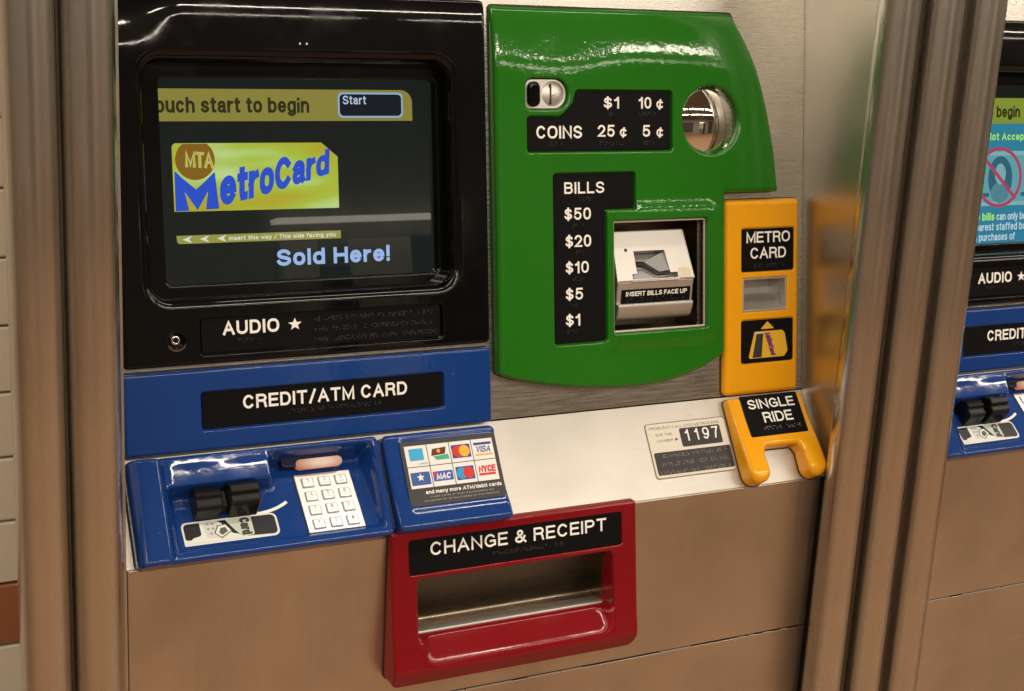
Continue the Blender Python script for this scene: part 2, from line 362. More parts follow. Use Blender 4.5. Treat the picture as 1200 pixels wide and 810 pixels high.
def ribbon(P, hw, closed, ext):
    P = [np.array(p, float) for p in P]
    Q = [P[0]]
    for p in P[1:]:
        if np.linalg.norm(p-Q[-1]) > 1e-4: Q.append(p)
    P = Q
    if closed and np.linalg.norm(P[0]-P[-1]) < 1e-4: P.pop()
    if not closed:
        d = P[0]-P[1]; P[0] = P[0]+d/np.linalg.norm(d)*ext
        d = P[-1]-P[-2]; P[-1] = P[-1]+d/np.linalg.norm(d)*ext
    n = len(P); out = []
    for i in range(n):
        if closed or 0 < i < n-1: a = P[i]-P[i-1]; b = P[(i+1) % n]-P[i]
        elif i == 0: a = b = P[1]-P[0]
        else: a = b = P[-1]-P[-2]
        a = a/np.linalg.norm(a); b = b/np.linalg.norm(b)
        m = a+b; L = np.linalg.norm(m)
        if L < 1e-3: m = np.array([-a[1], a[0]]); k = 1
        else:
            m = np.array([-m[1], m[0]])/L; k = min(1/max(m@np.array([-a[1], a[0]]), .1), 1.9)
        out.append((P[i], m*k*hw))
    return out
def text(name, F, s, u0, v0, u1, v1, w, m, parent=None, bold=.16, raise_=.5, slant=0, gap=.17, warp=None, cap=1.):
    """letters fitted into the rectangle u0..u1 (all), v0..v1 (cap height), stroke = bold*cap height"""
    H = v1-v0; sw = bold*H; adv = 0; items = []
    for ch in s:
        if ch == ' ': adv += .36+gap*.4; continue
        gw, st = GL[ch]; items.append((ch, adv)); adv += gw+bold+gap
    adv -= gap; kx = (u1-u0)/(adv*H)
    V = []; Fc = []; hw = sw/2
    for ch, x0 in items:
        gw, st = GL[ch]
        for si, s_ in enumerate(st):
            closed = isinstance(s_, tuple); pts = s_[1] if closed else s_
            if len(pts) < 2: continue
            # real units, stem-centred
            q = [((x0+bold/2+gw*p[0])*H*kx, hw+(H-sw)*p[1]) for p in pts]
            rb = ribbon(q, hw, closed, hw*.98)
            hgt = raise_*(1+.03*si)+.012*si
            pf = [(-1, 0), (-.93, .75), (-.72, 1), (.72, 1), (.93, .75), (1, 0)]
            i0 = len(V); k = len(pf); n = len(rb)
            for c, d in rb:
                for a, b in pf:
                    x, y = c[0]+d[0]*a, c[1]+d[1]*a
                    x += slant*y
                    if warp: x, y = warp(x/(u1-u0), y/H)
                    else: x += u0; y += v0
                    V.append(F(x, y, w+b*hgt))
            for i in range(n if closed else n-1):
                j = (i+1) % n
                for t in range(k-1): Fc.append((i0+i*k+t, i0+j*k+t, i0+j*k+t+1, i0+i*k+t+1))
            if not closed:
                Fc.append(tuple(i0+t for t in range(k))); Fc.append(tuple(i0+(n-1)*k+t for t in range(k))[::-1])
    return mk(name, V, Fc, m, parent)
def braille(F, u0, v0, u1, w, parent, rows=1, size=1.0, dv=9, m=None, prob=.5):
    V = []; Fc = []; size *= 1.15; cell = 3.2*size; dp = 1.35*size; rr = .52*size
    for r_ in range(rows):
        u = u0
        while u < u1:
            if random.random() < .12: u += cell; continue
            for i in range(2):
                for j in range(3):
                    if random.random() < prob:
                        cx, cy = u+i*dp, v0-r_*dv*size-j*dp; b = len(V)
                        for k in range(6):
                            a = k*math.pi/3; V.append(F(cx+rr*math.cos(a), cy+rr*math.sin(a), w-.02))
                        for k in range(6):
                            a = k*math.pi/3; V.append(F(cx+.6*rr*math.cos(a), cy+.6*rr*math.sin(a), w+.35*size))
                        Fc.append(tuple(range(b+6, b+12)))
                        for k in range(6): Fc.append((b+k, b+(k+1) % 6, b+6+(k+1) % 6, b+6+k))
            u += cell
    o = mk('braille_dots', V, Fc, m or DOTS, parent); o['kind'] = 'stuff'; return o
def plate(F, poly, w, parent, m=PLATE, th=1.2, name='sign_plate', r=.5):
    return shell(name, F, poly, m, parent, h=w+th, r=r, base=w, seg=3)
def gasket(F, poly, name='gasket', g=1.0):
    if area2(poly) < 0: poly = poly[::-1]
    return shell(name, F, inset(poly, -g), GASKET, M, h=1.1, r=.4, base=0, seg=1)
def sstep(a, b, x):
    t = max(0., min(1., (x-a)/(b-a))); return t*t*(3-2*t)

# ------------------------------------------------------------------ room
def structure(o): o['kind'] = 'structure'; return o
def quad(name, a, b, c, d, m): return structure(mk(name, [a, b, c, d], [(0, 1, 2, 3)], m))
X0, X1, Y0, Y1 = -5.5, 7.5, -6.0, .78
YT = .25
quad('floor', (X0, Y0, 0), (X1, Y0, 0), (X1, Y1, 0), (X0, Y1, 0), FLOORM)
quad('ceiling', (X0, Y1, CEIL), (X1, Y1, CEIL), (X1, Y0, CEIL), (X0, Y0, CEIL), CEILM)
quad('opposite_wall', (X0, Y0, 0), (X0, Y0, CEIL), (X1, Y0, CEIL), (X1, Y0, 0), WALLM)
quad('far_end_wall', (X1, Y0, 0), (X1, Y0, CEIL), (X1, Y1, CEIL), (X1, Y1, 0), WALLM)
quad('near_end_wall', (X0, Y1, 0), (X0, Y1, CEIL), (X0, Y0, CEIL), (X0, Y0, 0), WALLM)
quad('back_wall', (-.01, Y1, 0), (X1, Y1, 0), (X1, Y1, CEIL), (-.01, Y1, CEIL), WALLM)
tw = quad('tiled_wall', (X0, YT, 0), (-.008, YT, 0), (-.008, YT, CEIL), (X0, YT, CEIL), GROUT)
def tile_mesh(wd, ht, m):
    bm = bmesh.new(); bmesh.ops.create_cube(bm, size=1)
    for v in bm.verts: v.co = Vector((v.co.x*wd, v.co.y*.008, v.co.z*ht))
    bmesh.ops.bevel(bm, geom=[e for e in bm.edges if all(v.co.y < 0 for v in e.verts)], offset=.002, segments=1, affect='EDGES')
    me = bpy.data.meshes.new('tile'); bm.to_mesh(me); bm.free(); me.materials.append(m); return me
TW, TS = .152, .0686
tm, tb = tile_mesh(TW-.0022, TS-.0022, TILE), tile_mesh(TW-.0022, TS-.0022, TILE_B)
ZT = 1.3767
for i in range(-4, 0):
    for j in range(-12, 8):
        o = bpy.data.objects.new('tile', tb if j == -8 else tm); col.objects.link(o); o.parent = tw
        o.location = (-.012+(i+.5)*TW, YT-.004+random.uniform(-.0006, .0006), ZT+(j+.5)*TS)
        o.rotation_euler = (random.uniform(-.006, .006), 0, random.uniform(-.004, .004))
# what stands across the station and shows in the glass and the steel
def wallbox(name, x0, z0, x1, z1, m, d=.05):
    o = structure(mk(name, [(x0, Y0+d, z0), (x1, Y0+d, z0), (x1, Y0+d, z1), (x0, Y0+d, z1), (x0, Y0, z0), (x1, Y0, z0), (x1, Y0, z1), (x0, Y0, z1)],
        [(0, 1, 2, 3), (0, 4, 5, 1), (1, 5, 6, 2), (2, 6, 7, 3), (3, 7, 4, 0)], m)); return o
wallbox('opposite_wall_light', 2.1, 1.935, 3.1, 1.958, glow('lamp_strip', (1, .9, .72), 5), .12)
wallbox('opposite_wall_panel', 2.12, .9, 2.33, 1.84, mat('booth_pale', (.72, .72, .62), 0, .4)); wallbox('opposite_wall_panel', 2.52, .9, 2.86, 1.84, mat('booth_pale', (.72, .72, .62), 0, .4))
wallbox('opposite_doorway', 2.34, .0, 2.51, 1.70, mat('booth_blue', (.02, .04, .09), 0, .3), .03); wallbox('opposite_doorway', 2.87, 0, 3.5, 1.85, mat('door_dark', (.03, .028, .025), 0, .5), .03)
wallbox('opposite_wall_panel', -1.5, .3, .9, 2.0, mat('dark_gate', (.05, .045, .04), 0, .5)); wallbox('opposite_wall_panel', 4.3, 0, 5.6, 2.1, mat('dark_gate', (.05, .045, .04), 0, .5))

# ------------------------------------------------------------------ poles
def pole(x, y, r, label):
    n = 48; V = []; zs = [0, .01]+[.3*i for i in range(1, 9)]+[CEIL-.002]
    for z in zs:
        for k in range(n): V.append((x+r*math.cos(2*math.pi*k/n), y+r*math.sin(2*math.pi*k/n), z))
    Fc = [(j*n+k, j*n+(k+1) % n, (j+1)*n+(k+1) % n, (j+1)*n+k) for j in range(len(zs)-1) for k in range(n)]
    o = mk('metal_pole', [Vector(v)-Vector((x, y, 0)) for v in V], Fc, STEEL_POLE, None, True); o.location = (x, y, 0)
    return tag(o, label, 'pole', 'round steel poles beside the ticket machines')
pole(-.076, -.030, .0215, 'round steel pole at the far left, next to the cream tiled wall')
pole(-.031, -.030, .0220, 'round steel pole touching the left edge of the black screen bezel')
pole(.787, -.030, .0215, 'round steel pole just right of the yellow panels, leftmost of three together')
pole(.846, -.030, .0215, 'round steel pole in the middle of the three between the two machines')
pole(.905, -.030, .0215, 'round steel pole nearest the blue machine at the right, rightmost of three')
fp = box('steel_filler_panel', FB, 789, -1000, -22, 929, 1700, -18, STEEL_BODY, None, 0)
tag(fp, 'steel filler panel behind the three steel poles between the machines', 'panel')
box('steel_filler_panel', FB, -84, -1000, -22, -7, 1700, -18, STEEL_BODY, None, 0)
tag(bpy.data.objects['steel_filler_panel.001'], 'steel filler panel behind the two steel poles at the left', 'panel')

# ------------------------------------------------------------------ the ticket machine
M = bpy.data.objects.new('ticket_machine', None); col.objects.link(M)
tag(M, 'whole ticket vending machine with green, yellow, red and blue panels in full view', 'ticket machine', 'ticket vending machines in a row')
VT = 1500
# sheets
shell('steel_face_panel', FU, rect(0, 1, 783, VT, 0), STEEL, M, h=0, r=.3, base=-2,
      holes=[(rect(36, 139, 350, 368, 8), .3, -2, False), (rect(527, 84, 641, 199, 2), .3, -2, False), (rect(697, 97, 753, 130, 1), .3, -2, False),
             (circ(649, 306, 34), .3, -2, False)], smooth=False)
shell('ledge_panel', FL, rect(0, .3, 783, LLEN-.3, 0), STEEL_LEDGE, M, h=0, r=.3, base=-2, holes=[(rect(20, 6, 243, 88, 4), .3, -2, False)], smooth=False)
shell('door_panel', FB, rect(.5, -180.5, 777, 0, .5), STEEL_BODY, M, h=1.2, r=1.1, base=-2, holes=[(rect(272, -130, 508, -30, 2), .3, -2, False)])
shell('door_panel', FB, rect(.5, -990, 777, -182.6, .5), STEEL_BODY, M, h=.6, r=.6, base=-2)
box('door_gap', FB, 0, -1000, -14, 783, -.5, -10, DARK, M, 0) if False else None
shell('inner_frame', FB, rect(0, -999, 783, -2, 0), DARK, M, h=-8, r=.3, base=-9, holes=[(rect(262, -140, 518, -20, 2), .3, -9, False)], smooth=False)
rr_ = random.Random(3); u_ = 2.
while u_ < 770:
    L_ = rr_.uniform(4, 60) if u_ < 640 else rr_.uniform(2, 12)
    if rr_.random() < (.85 if u_ < 640 else .5): box('chipped_edge', FB, u_, -182.9, .2, min(u_+L_, 774), -181.2, 1.5, STEEL_CAST, M, 0)
    u_ += L_+rr_.uniform(.5, 6 if u_ > 600 else 2)
box('latch_hole', FB, 694, -262, -2, 710, -256, .9, DARK, M, 0)
# side walls of the recess
for u, nm in ((783.2, 'side_panel'), (-3.2, 'side_panel')):
    yb, yf = 330, -4
    pts = [(yf, 0), (yb, 0), (yb, 2400), (yf, 2400)]
    V = []
    for du in (0, 2.6):
        V += [Vector((u+du, y, z))*MM for y, z in pts]
    mk(nm, V, [(0, 3, 2, 1), (4, 5, 6, 7), (0, 1, 5, 4), (1, 2, 6, 5), (2, 3, 7, 6), (3, 0, 4, 7)], STEEL_JAMB, M)

GASKETS = []
# ---- black screen bezel
def fblack(u, v): return -(7*max(0, (v-362)/62)**2)*(1-sstep(22, 85, u))-3*max(0, (v-402)/22)**2
SO = rect(44, 146, 342, 361, 16, 8)
bez = shell('screen_bezel', FU, rect(13, 83, 382, 424, 5), BLACK, M, h=12, r=3.5, base=0, step=7, f=fblack, seg=6,
            holes=[(inset(SO, -1.5), 9.5, -24, False), (rect(84.5, 91, 329.5, 126, 4), 1.2, 7, True), (circ(62.5, 106.5, 7.5, 32), 2.5, 4, True)])
plate(FU, rect(86, 93, 328, 125, 3), 7, bez, th=2)
text('lettering', FU, 'AUDIO', 106.5, 108.6, 161, 121.6, 9, WHITE, bez, bold=.195)
st = [((5.9 if k % 2 == 0 else 2.5)*math.cos(R(90+36*k)), (5.9 if k % 2 == 0 else 2.5)*math.sin(R(90+36*k))) for k in range(10)]
shell('star_symbol', FU, [(176.6+a*1.18, 114.6+b*1.05) for a, b in st], WHITE, bez, h=9.5, r=.2, base=8.9, seg=2)
braille(FU, 121, 104.5, 141, 9, bez)
braille(FU, 196, 120, 322, 9, bez, rows=3, dv=8.6)
shell('headphone_jack', FU, circ(62.5, 106.5, 5, 32), MIRROR, bez, h=7.5, r=1.5, base=4, holes=[(circ(62.5, 106.5, 2.2, 24), .6, 1, True)])
for u in (189.7, 196.3): shell('sensor_pinhole', FU, circ(u, 377.2, 1.1, 16), STEEL_CAST, bez, h=12.2+fblack(u, 377), r=.3, base=10)

shell('screen_mask', FU, rect(40, 141, 347, 365, 3), BLACK, M, h=-12, r=2.0, base=-24, seg=2, holes=[(rect(61.3, 155.2, 337.5, 346.5, 5), 1.6, -23.9, False)])
def screen(parent, dx=0):
    s = mk('screen', [FU(38+dx, 140, -24), FU(348+dx, 140, -24), FU(348+dx, 366, -24), FU(38+dx, 366, -24)], [(0, 1, 2, 3)], glow('unlit_screen_black', (.012, .014, .012)), parent)
    return s
GW = mat('screen_glass', (0, 0, 0), 0, .04)
def glass_mat():
    m = bpy.data.materials.new('screen_glass_pane'); m.use_nodes = True; nt = m.node_tree; nt.nodes.clear()
    out = nt.nodes.new('ShaderNodeOutputMaterial'); mx = nt.nodes.new('ShaderNodeMixShader'); tr = nt.nodes.new('ShaderNodeBsdfTransparent')
    gl = nt.nodes.new('ShaderNodeBsdfGlossy'); gl.inputs['Roughness'].default_value = .012; fr = nt.nodes.new('ShaderNodeFresnel'); fr.inputs[0].default_value = 1.55
    tr.inputs[0].default_value = (.93, .95, .93, 1)
    nt.links.new(fr.outputs[0], mx.inputs[0]); nt.links.new(tr.outputs[0], mx.inputs[1]); nt.links.new(gl.outputs[0], mx.inputs[2]); nt.links.new(mx.outputs[0], out.inputs[0])
    return m
GLASS = glass_mat()
W0 = -23.6
s1 = screen(M)
flat('lit_display', FU, rect(63, 155.5, 331, 347), W0, glow('display_dark', (.011, .0145, .013)), s1)
BAN = glow('banner_olive', (.27, .235, .05))
flat('banner', FU, rpoly([(40, 307), (316.5, 307), (316.5, 337), (40, 337)], [0, 0, 12, 0]), W0+.2, BAN, s1)
flat('banner_edge', FU, rect(52, 155.5, 62.8, 347), W0+.1, glow('display_edge', (.009, .012, .011)), s1)
text('lettering', FU, 'Touch start to begin', 49.5, 314.8, 208.7, 329.3, W0+.3, glow('banner_text', (.035, .032, .012)), s1, bold=.19, raise_=.1, gap=.15)
LB = glow('light_blue_line', (.30, .45, .62))
flat('start_button', FU, rect(238.3, 310, 306.6, 334.5, 5), W0+.3, LB, s1)
flat('start_button_face', FU, rect(240.1, 311.8, 304.8, 332.7, 4), W0+.4, glow('button_dark', (.012, .014, .02)), s1)
text('lettering', FU, 'Start', 243.5, 323, 267.5, 331.3, W0+.5, glow('button_text', (.5, .62, .78)), s1, bold=.15, raise_=.1)
# card picture
def card_mat():
    m = bpy.data.materials.new('glowing_card_picture'); m.use_nodes = True; nt = m.node_tree; b = nt.nodes['Principled BSDF']
    tc = nt.nodes.new('ShaderNodeTexCoord'); mp = nt.nodes.new('ShaderNodeMapping'); mp.inputs['Rotation'].default_value = (0, R(-20), 0)
    mp.inputs['Scale'].default_value = (7, 1, 34)
    nz = nt.nodes.new('ShaderNodeTexNoise'); nz.inputs['Scale'].default_value = 1.3; nz.inputs['Detail'].default_value = 1
    cr = nt.nodes.new('ShaderNodeValToRGB'); e = cr.color_ramp.elements
    e[0].position = .34; e[0].color = (.46, .40, .03, 1); e[1].position = .72; e[1].color = (.58, .80, .40, 1)
    k = cr.color_ramp.elements.new(.52); k.color = (.42, .54, .06, 1)
    nt.links.new(tc.outputs['Object'], mp.inputs[0]); nt.links.new(mp.outputs[0], nz.inputs[0]); nt.links.new(nz.outputs['Fac'], cr.inputs[0])
    b.inputs['Base Color'].default_value = (0, 0, 0, 1); b.inputs['Specular IOR Level'].default_value = 0
    nt.links.new(cr.outputs[0], b.inputs['Emission Color']); b.inputs['Emission Strength'].default_value = 1.0
    return m
flat('card_picture', FU, rpoly([(74, 223.4), (236.5, 222.8), (236.5, 272.5), (220, 286.3), (74, 286.8)], [1, 1, 0, 0, 4]), W0+.3, card_mat(), s1)
BR = glow('brown_disc', (.25, .12, .015))
flat('emblem_disc', FU, rpoly([(80, 262)]+[p for p in circ(95.5, 271.5, 19, 40) if p[1] < 286.7][::1], 0) if False else [p for p in circ(95.5, 271.3, 18.8, 48) if p[1] < 286.6], W0+.4, BR, s1)
def wmta(s, t): return (86.5+26*s, 264.5+15*t-1.5*s)
text('emblem_lettering', FU, 'MTA', 0, 0, 26, 15, W0+.5, glow('emblem_text', (.50, .50, .12)), s1, bold=.2, raise_=.1, gap=.1, warp=lambda s, t: wmta(s, t))
LOGO = glow('logo_blue', (.028, .085, .60))
def wlogo(s, t):
    s = min(1.02, max(0., s)); base = 227.5+28.5*s**1.1; hh = 35*(1-s)+24.5*s+1.5*math.sin(math.pi*s)
    return (117.5+109*s**.93+t*1.5, base+hh*t)
text('logo_lettering', FU, 'M', 0, 0, 14, 12, W0+.6, LOGO, s1, bold=.36, raise_=.1, warp=lambda s, t: (75.5+41*s-1.2*t*(1-s)*2, 223.6+max(0, min(1, t))*(37-3*s)+1.5*s))
text('logo_lettering', FU, 'etroCard', 0, 0, 60, 12, W0+.6, LOGO, s1, bold=.235, raise_=.1, gap=.10, warp=wlogo)
flat('card_strip', FU, rpoly([(75.5, 193.3), (237.5, 193.0), (237.5, 200.7), (75, 201)], [3, 0, 0, 0]), W0+.3, glow('strip_olive', (.33, .32, .075)), s1)
for k in range(3):
    u = 80.5+16.5*k
    flat('arrow_symbol', FU, [(u, 197.2), (u+9, 200.6), (u+6.2, 197.2), (u+9, 193.8)], W0+.4, glow('arrow_white', (.72, .78, .66)), s1)
text('lettering', FU, 'insert this way / This side facing you', 125, 195.0, 232, 199.2, W0+.5, glow('strip_text', (.8, .82, .72)), s1, bold=.17, raise_=.06)
text('lettering', FU, 'Sold Here!', 171.3, 168.4, 288.5, 184.4, W0+.4, glow('sold_text', (.34, .50, .86)), s1, bold=.215, raise_=.1, gap=.13)
mk('glass_pane', [FU(38, 140, -20), FU(348, 140, -20), FU(348, 366, -20), FU(38, 366, -20)], [(0, 1, 2, 3)], GLASS, s1)

# ---- blue card sign
cs = shell('card_sign', FU, rect(11, 2, 382, 78, 2.5), BLUE, M, h=12, r=2.5, base=0, step=12, f=lambda u, v: -.6*max(0, (v-60)/18)**2,
           holes=[(rect(82.5, 20.5, 329.5, 57.5, 3), 1.2, 7.5, True)])
plate(FU, rect(84, 22, 328, 56, 2.5), 7.5, cs, th=2)
text('lettering', FU, 'CREDIT/ATM CARD', 123, 37.6, 290, 50.7, 9.5, WHITE, cs, bold=.185)
braille(FU, 168, 33, 262, 9.5, cs)

GASKETS.append((FU, rect(11, 2, 382, 78, 2.5)))
# ---- blue card reader module with keypad
def floorw(v): return 11-24*sstep(6, 84, v) + 0*v
def fmod(u, v):
    # distance inside the scooped area
    du = min(u-41, 247.5-u); dv1 = v-5.5; dv2 = 92.5-v
    kL = 1-sstep(140, 150, u)                       # 1 over the card reader half
    if u < 41: return 3.2-6.4*abs((u-25)/16)**3
    base = -floor_drop(u, v)
    inn = sstep(0, 9, du)*sstep(0, 4.5, dv1)
    if kL > 0:
        tb_ = max(0, min(1.1, dv2/25)); bw = -25*(.104*tb_+.018*tb_*tb_)+.25*math.sin(u*.06+.5)*sstep(4, 10, dv2)
        left = bw+(base-bw)*sstep(23.5, 33, dv2)
        right = base*sstep(0, 10, dv2)
        return inn*(kL*left+(1-kL)*right)
    # top: convex brow over reader, steep hood over keypad
    brow = sstep(0, 1, min(1, dv2/26))
    brow = math.sin(min(1, max(0, dv2/27))*math.pi/2)**1.6
    hood = sstep(0, 10, dv2)
    top = kL*brow+(1-kL)*hood
    return base*inn*top
def floor_drop(u, v): return 20-(12.5-24*max(0, min(1, (v-6)/76)))
mod = shell('card_reader_module', FL, rect(8, -2.5, 252.5, 96, 5), BLUE, M, h=20, r=3.5, base=0, step=1.9, f=fmod, seg=5)
def modw(u, v): return 20+fmod(u, v)
# a frame that follows the sloping floor of the module
ta = math.atan2(24, 76)
FM = FL.shift(0, 6, 12.5, -0) ; FM = Frame(FL.O+FL.V*6+FL.N*12.5, (FL.V*math.cos(ta)-FL.N*math.sin(ta)), (FL.N*math.cos(ta)+FL.V*math.sin(ta)))
# blocks
prof('card_slot_block', FM, [(58, -3), (58, 21), (50, 29), (42, 29), (41, 25), (34, 25), (32, 20), (31, -3)], 98, 126, RUBBER, mod, bev=1.1)
prof('card_slot_block', FM, [(58, -3), (58, 18), (51, 24), (44, 24), (43, 20.5), (35, 20.5), (33, 16), (32, -3)], 66, 91, RUBBER, mod, bev=1.1)
prof('card_slot_throat', FM, [(55, -3), (55, 12), (38, 12), (36, -3)], 91.5, 97.5, DARK, mod, bev=.4)
# instruction sticker
SW = ink('sticker_white', (.72, .74, .70))
flat('instruction_sticker', FM, rpoly([(53, 7), (143.5, 7), (143.5, 31.5), (53, 31.5)], [1, 6, 6, 5]), .5, SW, mod)
flat('sticker_dark_area', FM, rpoly([(54.8, 13), (141.5, 9), (141.5, 29.7), (54.8, 29.7)], [2, 4.5, 4.5, 4]), .7, ink('sticker_black', (.018, .018, .024), .2), mod)
flat('sticker_white_shape', FM, rpoly([(56, 9), (118, 9), (99, 15), (90, 27), (84, 30.5), (70, 30.5), (70, 16), (62, 14.5)], [0, 1, 2, 2, 1, 1, 3, 2]), .85, SW, mod)
flat('sticker_card_picture', FM, rpoly([(75, 12.5), (88, 12.5), (86, 30), (73, 30)], 2), .95, ink('sticker_pale', (.60, .62, .58)), mod)
for a, b in ((76, 26), (80.5, 26), (76, 21), (80.5, 21), (78, 16)): flat('sticker_mark', FM, rect(a, b, a+2.6, b+2, .5), 1.05, ink('sticker_grey', (.3, .3, .3)), mod)
flat('sticker_outline', FM, [(82, 17), (86, 24.5), (94, 25.5), (99, 17.5), (88, 10.8)], 1.15, INK, mod)
flat('sticker_outline_white', FM, [(83, 17), (86.8, 23.7), (93.5, 24.6), (97.8, 17.7), (88, 11.9)], 1.2, SW, mod)
flat('sticker_arrow_face', FM, [(86.3, 17), (88.5, 21.5), (93, 22), (95, 17.5), (89, 14)], 1.25, ink('sticker_grey2', (.10, .10, .11), .2), mod)
flat('sticker_green_card', FM, rpoly([(94, 30), (119, 30), (119, 10.5), (107, 10.5), (102, 17)], [1, 1, 2, 1, 1]), 1.1, ink('sticker_sage', (.50, .58, .48)), mod)
FR = Frame(FM.O+FM.U*108.5+FM.V*30+FM.N*0, FM.U, FM.N, U=FM.V*-1)
text('sticker_lettering', FR, 'Card', 1, -1, 18, 8.5, 1.25, INK, mod, bold=.24, raise_=.05)
# white swoosh on the floor right of the sticker
V = []; Fc = []
arc = [(119+38*(k/16), 31.8+9*(k/16)**2.6) for k in range(17)]
rb = ribbon(arc, 1.5, False, 0)
for c, d in rb: V += [FM(c[0]+d[0], c[1]+d[1], .8), FM(c[0]-d[0], c[1]-d[1], .8)]
mk('painted_arc', V, [(2*i, 2*i+2, 2*i+3, 2*i+1) for i in range(16)], WHITE, mod)
# keypad
KU0, KU1, KV0, KV1 = 170.5, 227, 4, 68
shell('keypad_surround', FM, rect(KU0-1.2, KV0-1.2, KU1+1.2, KV1+1.2, 1.5), DARK, mod, h=.5, r=.2, base=-1, seg=2)
shell('keypad_plate', FM, rect(KU0, KV0, KU1, KV1, 1), KEYP, mod, h=1.6, r=.5, base=0, seg=3)
KEYS = ['123', '456', '789', '*0#']
V_ = None
key_me = None
for j in range(4):
    for i in range(3):
        cu = KU0+11.5+16.9*i; cv = KV1-10-15.3*j
        if key_me is None:
            shell('key_painted_shadow', FM, rect(cu-6.2, cv-5.7, cu+6.2, cv+5.7, 1.4), ink('key_shadow_grey', (.30, .30, .30)), mod, h=1.75, r=.1, base=1.2, seg=1)  # grey sheet on the plate, its colour standing in for shadow round the key
            k0 = shell('key', FM, rect(cu-5.4, cv-4.9, cu+5.4, cv+4.9, 1.4), KEYM, mod, h=3.6, r=.8, base=1.2, seg=3)
            g0 = bpy.data.objects['key_painted_shadow']; cu0, cv0 = cu, cv; key_me = k0
        else:
            d = FM.U*(cu-cu0)*MM+FM.V*(cv-cv0)*MM
            for s_ in (g0, k0):
                c = s_.copy(); col.objects.link(c); c.parent = mod; c.location = d
        ch = KEYS[j][i]
        text('key_lettering', FM, ch, cu-1.3, cv-.2, cu+1.3, cv+3.8, 3.6, ink('key_ink', (.25, .25, .25)), mod, bold=.16, raise_=.08)
        if ch.isdigit() and ch not in '01': text('key_lettering', FM, {'2': 'ABC', '3': 'DEF', '4': 'GHI', '5': 'JKL', '6': 'MNO', '7': 'PRS', '8': 'TUV', '9': 'WXY'}[ch], cu-3, cv-3.2, cu+3, cv-1.6, 3.6, ink('key_ink', (.25, .25, .25)), mod, bold=.14, raise_=.05)
# hood lamp above the keypad
def lamp_glow():
    m = glow('keypad_lamp_glow', (1., .50, .32), .8); nt = m.node_tree; b = nt.nodes['Principled BSDF']
    tc = nt.nodes.new('ShaderNodeTexCoord'); mp = nt.nodes.new('ShaderNodeMapping'); mp.vector_type = 'TEXTURE'
    c = FL(198, 80, 4); mp.inputs['Location'].default_value = c; mp.inputs['Scale'].default_value = (.030, .012, .009)
    g = nt.nodes.new('ShaderNodeTexGradient'); g.gradient_type = 'SPHERICAL'
    cr = nt.nodes.new('ShaderNodeValToRGB'); e = cr.color_ramp.elements
    e[0].color = (.55, .17, .09, 1); e[1].position = .75; e[1].color = (1.05, .72, .52, 1)
    nt.links.new(tc.outputs['Object'], mp.inputs[0]); nt.links.new(mp.outputs[0], g.inputs[0]); nt.links.new(g.outputs[0], cr.inputs[0]); nt.links.new(cr.outputs[0], b.inputs['Emission Color'])
    return m
shell('lamp_housing', FL, rect(158, 78, 216, 90, 4), ink('housing_black', (.012, .014, .03), .2), mod, h=1.5, r=1.2, base=-9, seg=3)
shell('keypad_lamp', FL, rpoly([(172, 75), (219, 75), (219, 84.5), (172, 84.5)], 4.6), lamp_glow(), mod, h=3.6, r=2, base=-4, seg=4)

GASKETS.append((FL, rect(8, -1, 252.5, 96, 5)))
# ---- blue module with card brands
cb = shell('card_brand_module', FL, rect(257.5, -2.5, 380, 95.5, 6), BLUE, M, h=20, r=5, base=0, step=3, seg=6,
           f=lambda u, v: 4*(1-sstep(-2, 40, v))-1.2*sstep(0, 4, min(u-272, 377-u+6, v-14, 90-v)) )
FC = FL.shift(0, 0, 19.2)
flat('brand_sticker', FC, rect(273, 20.5, 376.5, 86, 4), 1.9, ink('sticker_slate', (.045, .042, .045), .5), cb)
CW = ink('cell_white', (.78, .78, .78), .25)
cells = []
for j in range(2):
    for i in range(4):
        u = 277+24.1*i; v = 60-21.9*j
        flat('sticker_cell', FC, rect(u, v, u+23.3, v+21.1), 2.1, CW, cb); cells.append((u, v))
def cell(k, a, b, c, d): u, v = cells[k]; return rect(u+a, v+b, u+c, v+d, .8)
c_ = 2.3
flat('brand_mark', FC, cell(0, 4, 6, 19, 18), c_, ink('mark_cyan', (.05, .38, .68)), cb)
text('brand_lettering', FC, 'CARDS', cells[0][0]+12, cells[0][1]+1.5, cells[0][0]+22, cells[0][1]+3.5, c_, ink('mark_grey', (.3, .3, .3)), cb, bold=.15, raise_=.05)
flat('brand_mark', FC, [(cells[1][0]+a, cells[1][1]+b) for a, b in ((3, 9), (18, 10), (20, 17), (5, 16))], c_, ink('mark_brown', (.12, .03, .02)), cb)
flat('brand_mark', FC, [(cells[1][0]+a, cells[1][1]+b) for a, b in ((8, 4.5), (22, 4.5), (21, 9.5), (5, 8.3))], c_+.1, ink('mark_green', (.05, .42, .22)), cb)
flat('brand_mark', FC, circ(cells[1][0]+11.5, cells[1][1]+13.5, 2, 16), c_+.1, ink('mark_orange', (.8, .35, .05)), cb)
flat('brand_mark', FC, cell(2, 1.5, 4, 21.8, 17.5), c_, ink('mark_navy', (.03, .06, .30)), cb)
flat('brand_mark', FC, circ(cells[2][0]+8, cells[2][1]+10.7, 5.9, 24), c_+.1, ink('mark_red', (.62, .03, .02)), cb)
flat('brand_mark', FC, circ(cells[2][0]+15, cells[2][1]+10.7, 5.9, 24), c_+.2, ink('mark_yellow', (.80, .42, .03)), cb)
flat('brand_mark', FC, cell(3, 2, 15, 21.5, 17.5), c_, ink('mark_navy', (.03, .06, .30)), cb)
flat('brand_mark', FC, cell(3, 2, 4, 21.5, 5.8), c_, ink('mark_yellow', (.80, .42, .03)), cb)
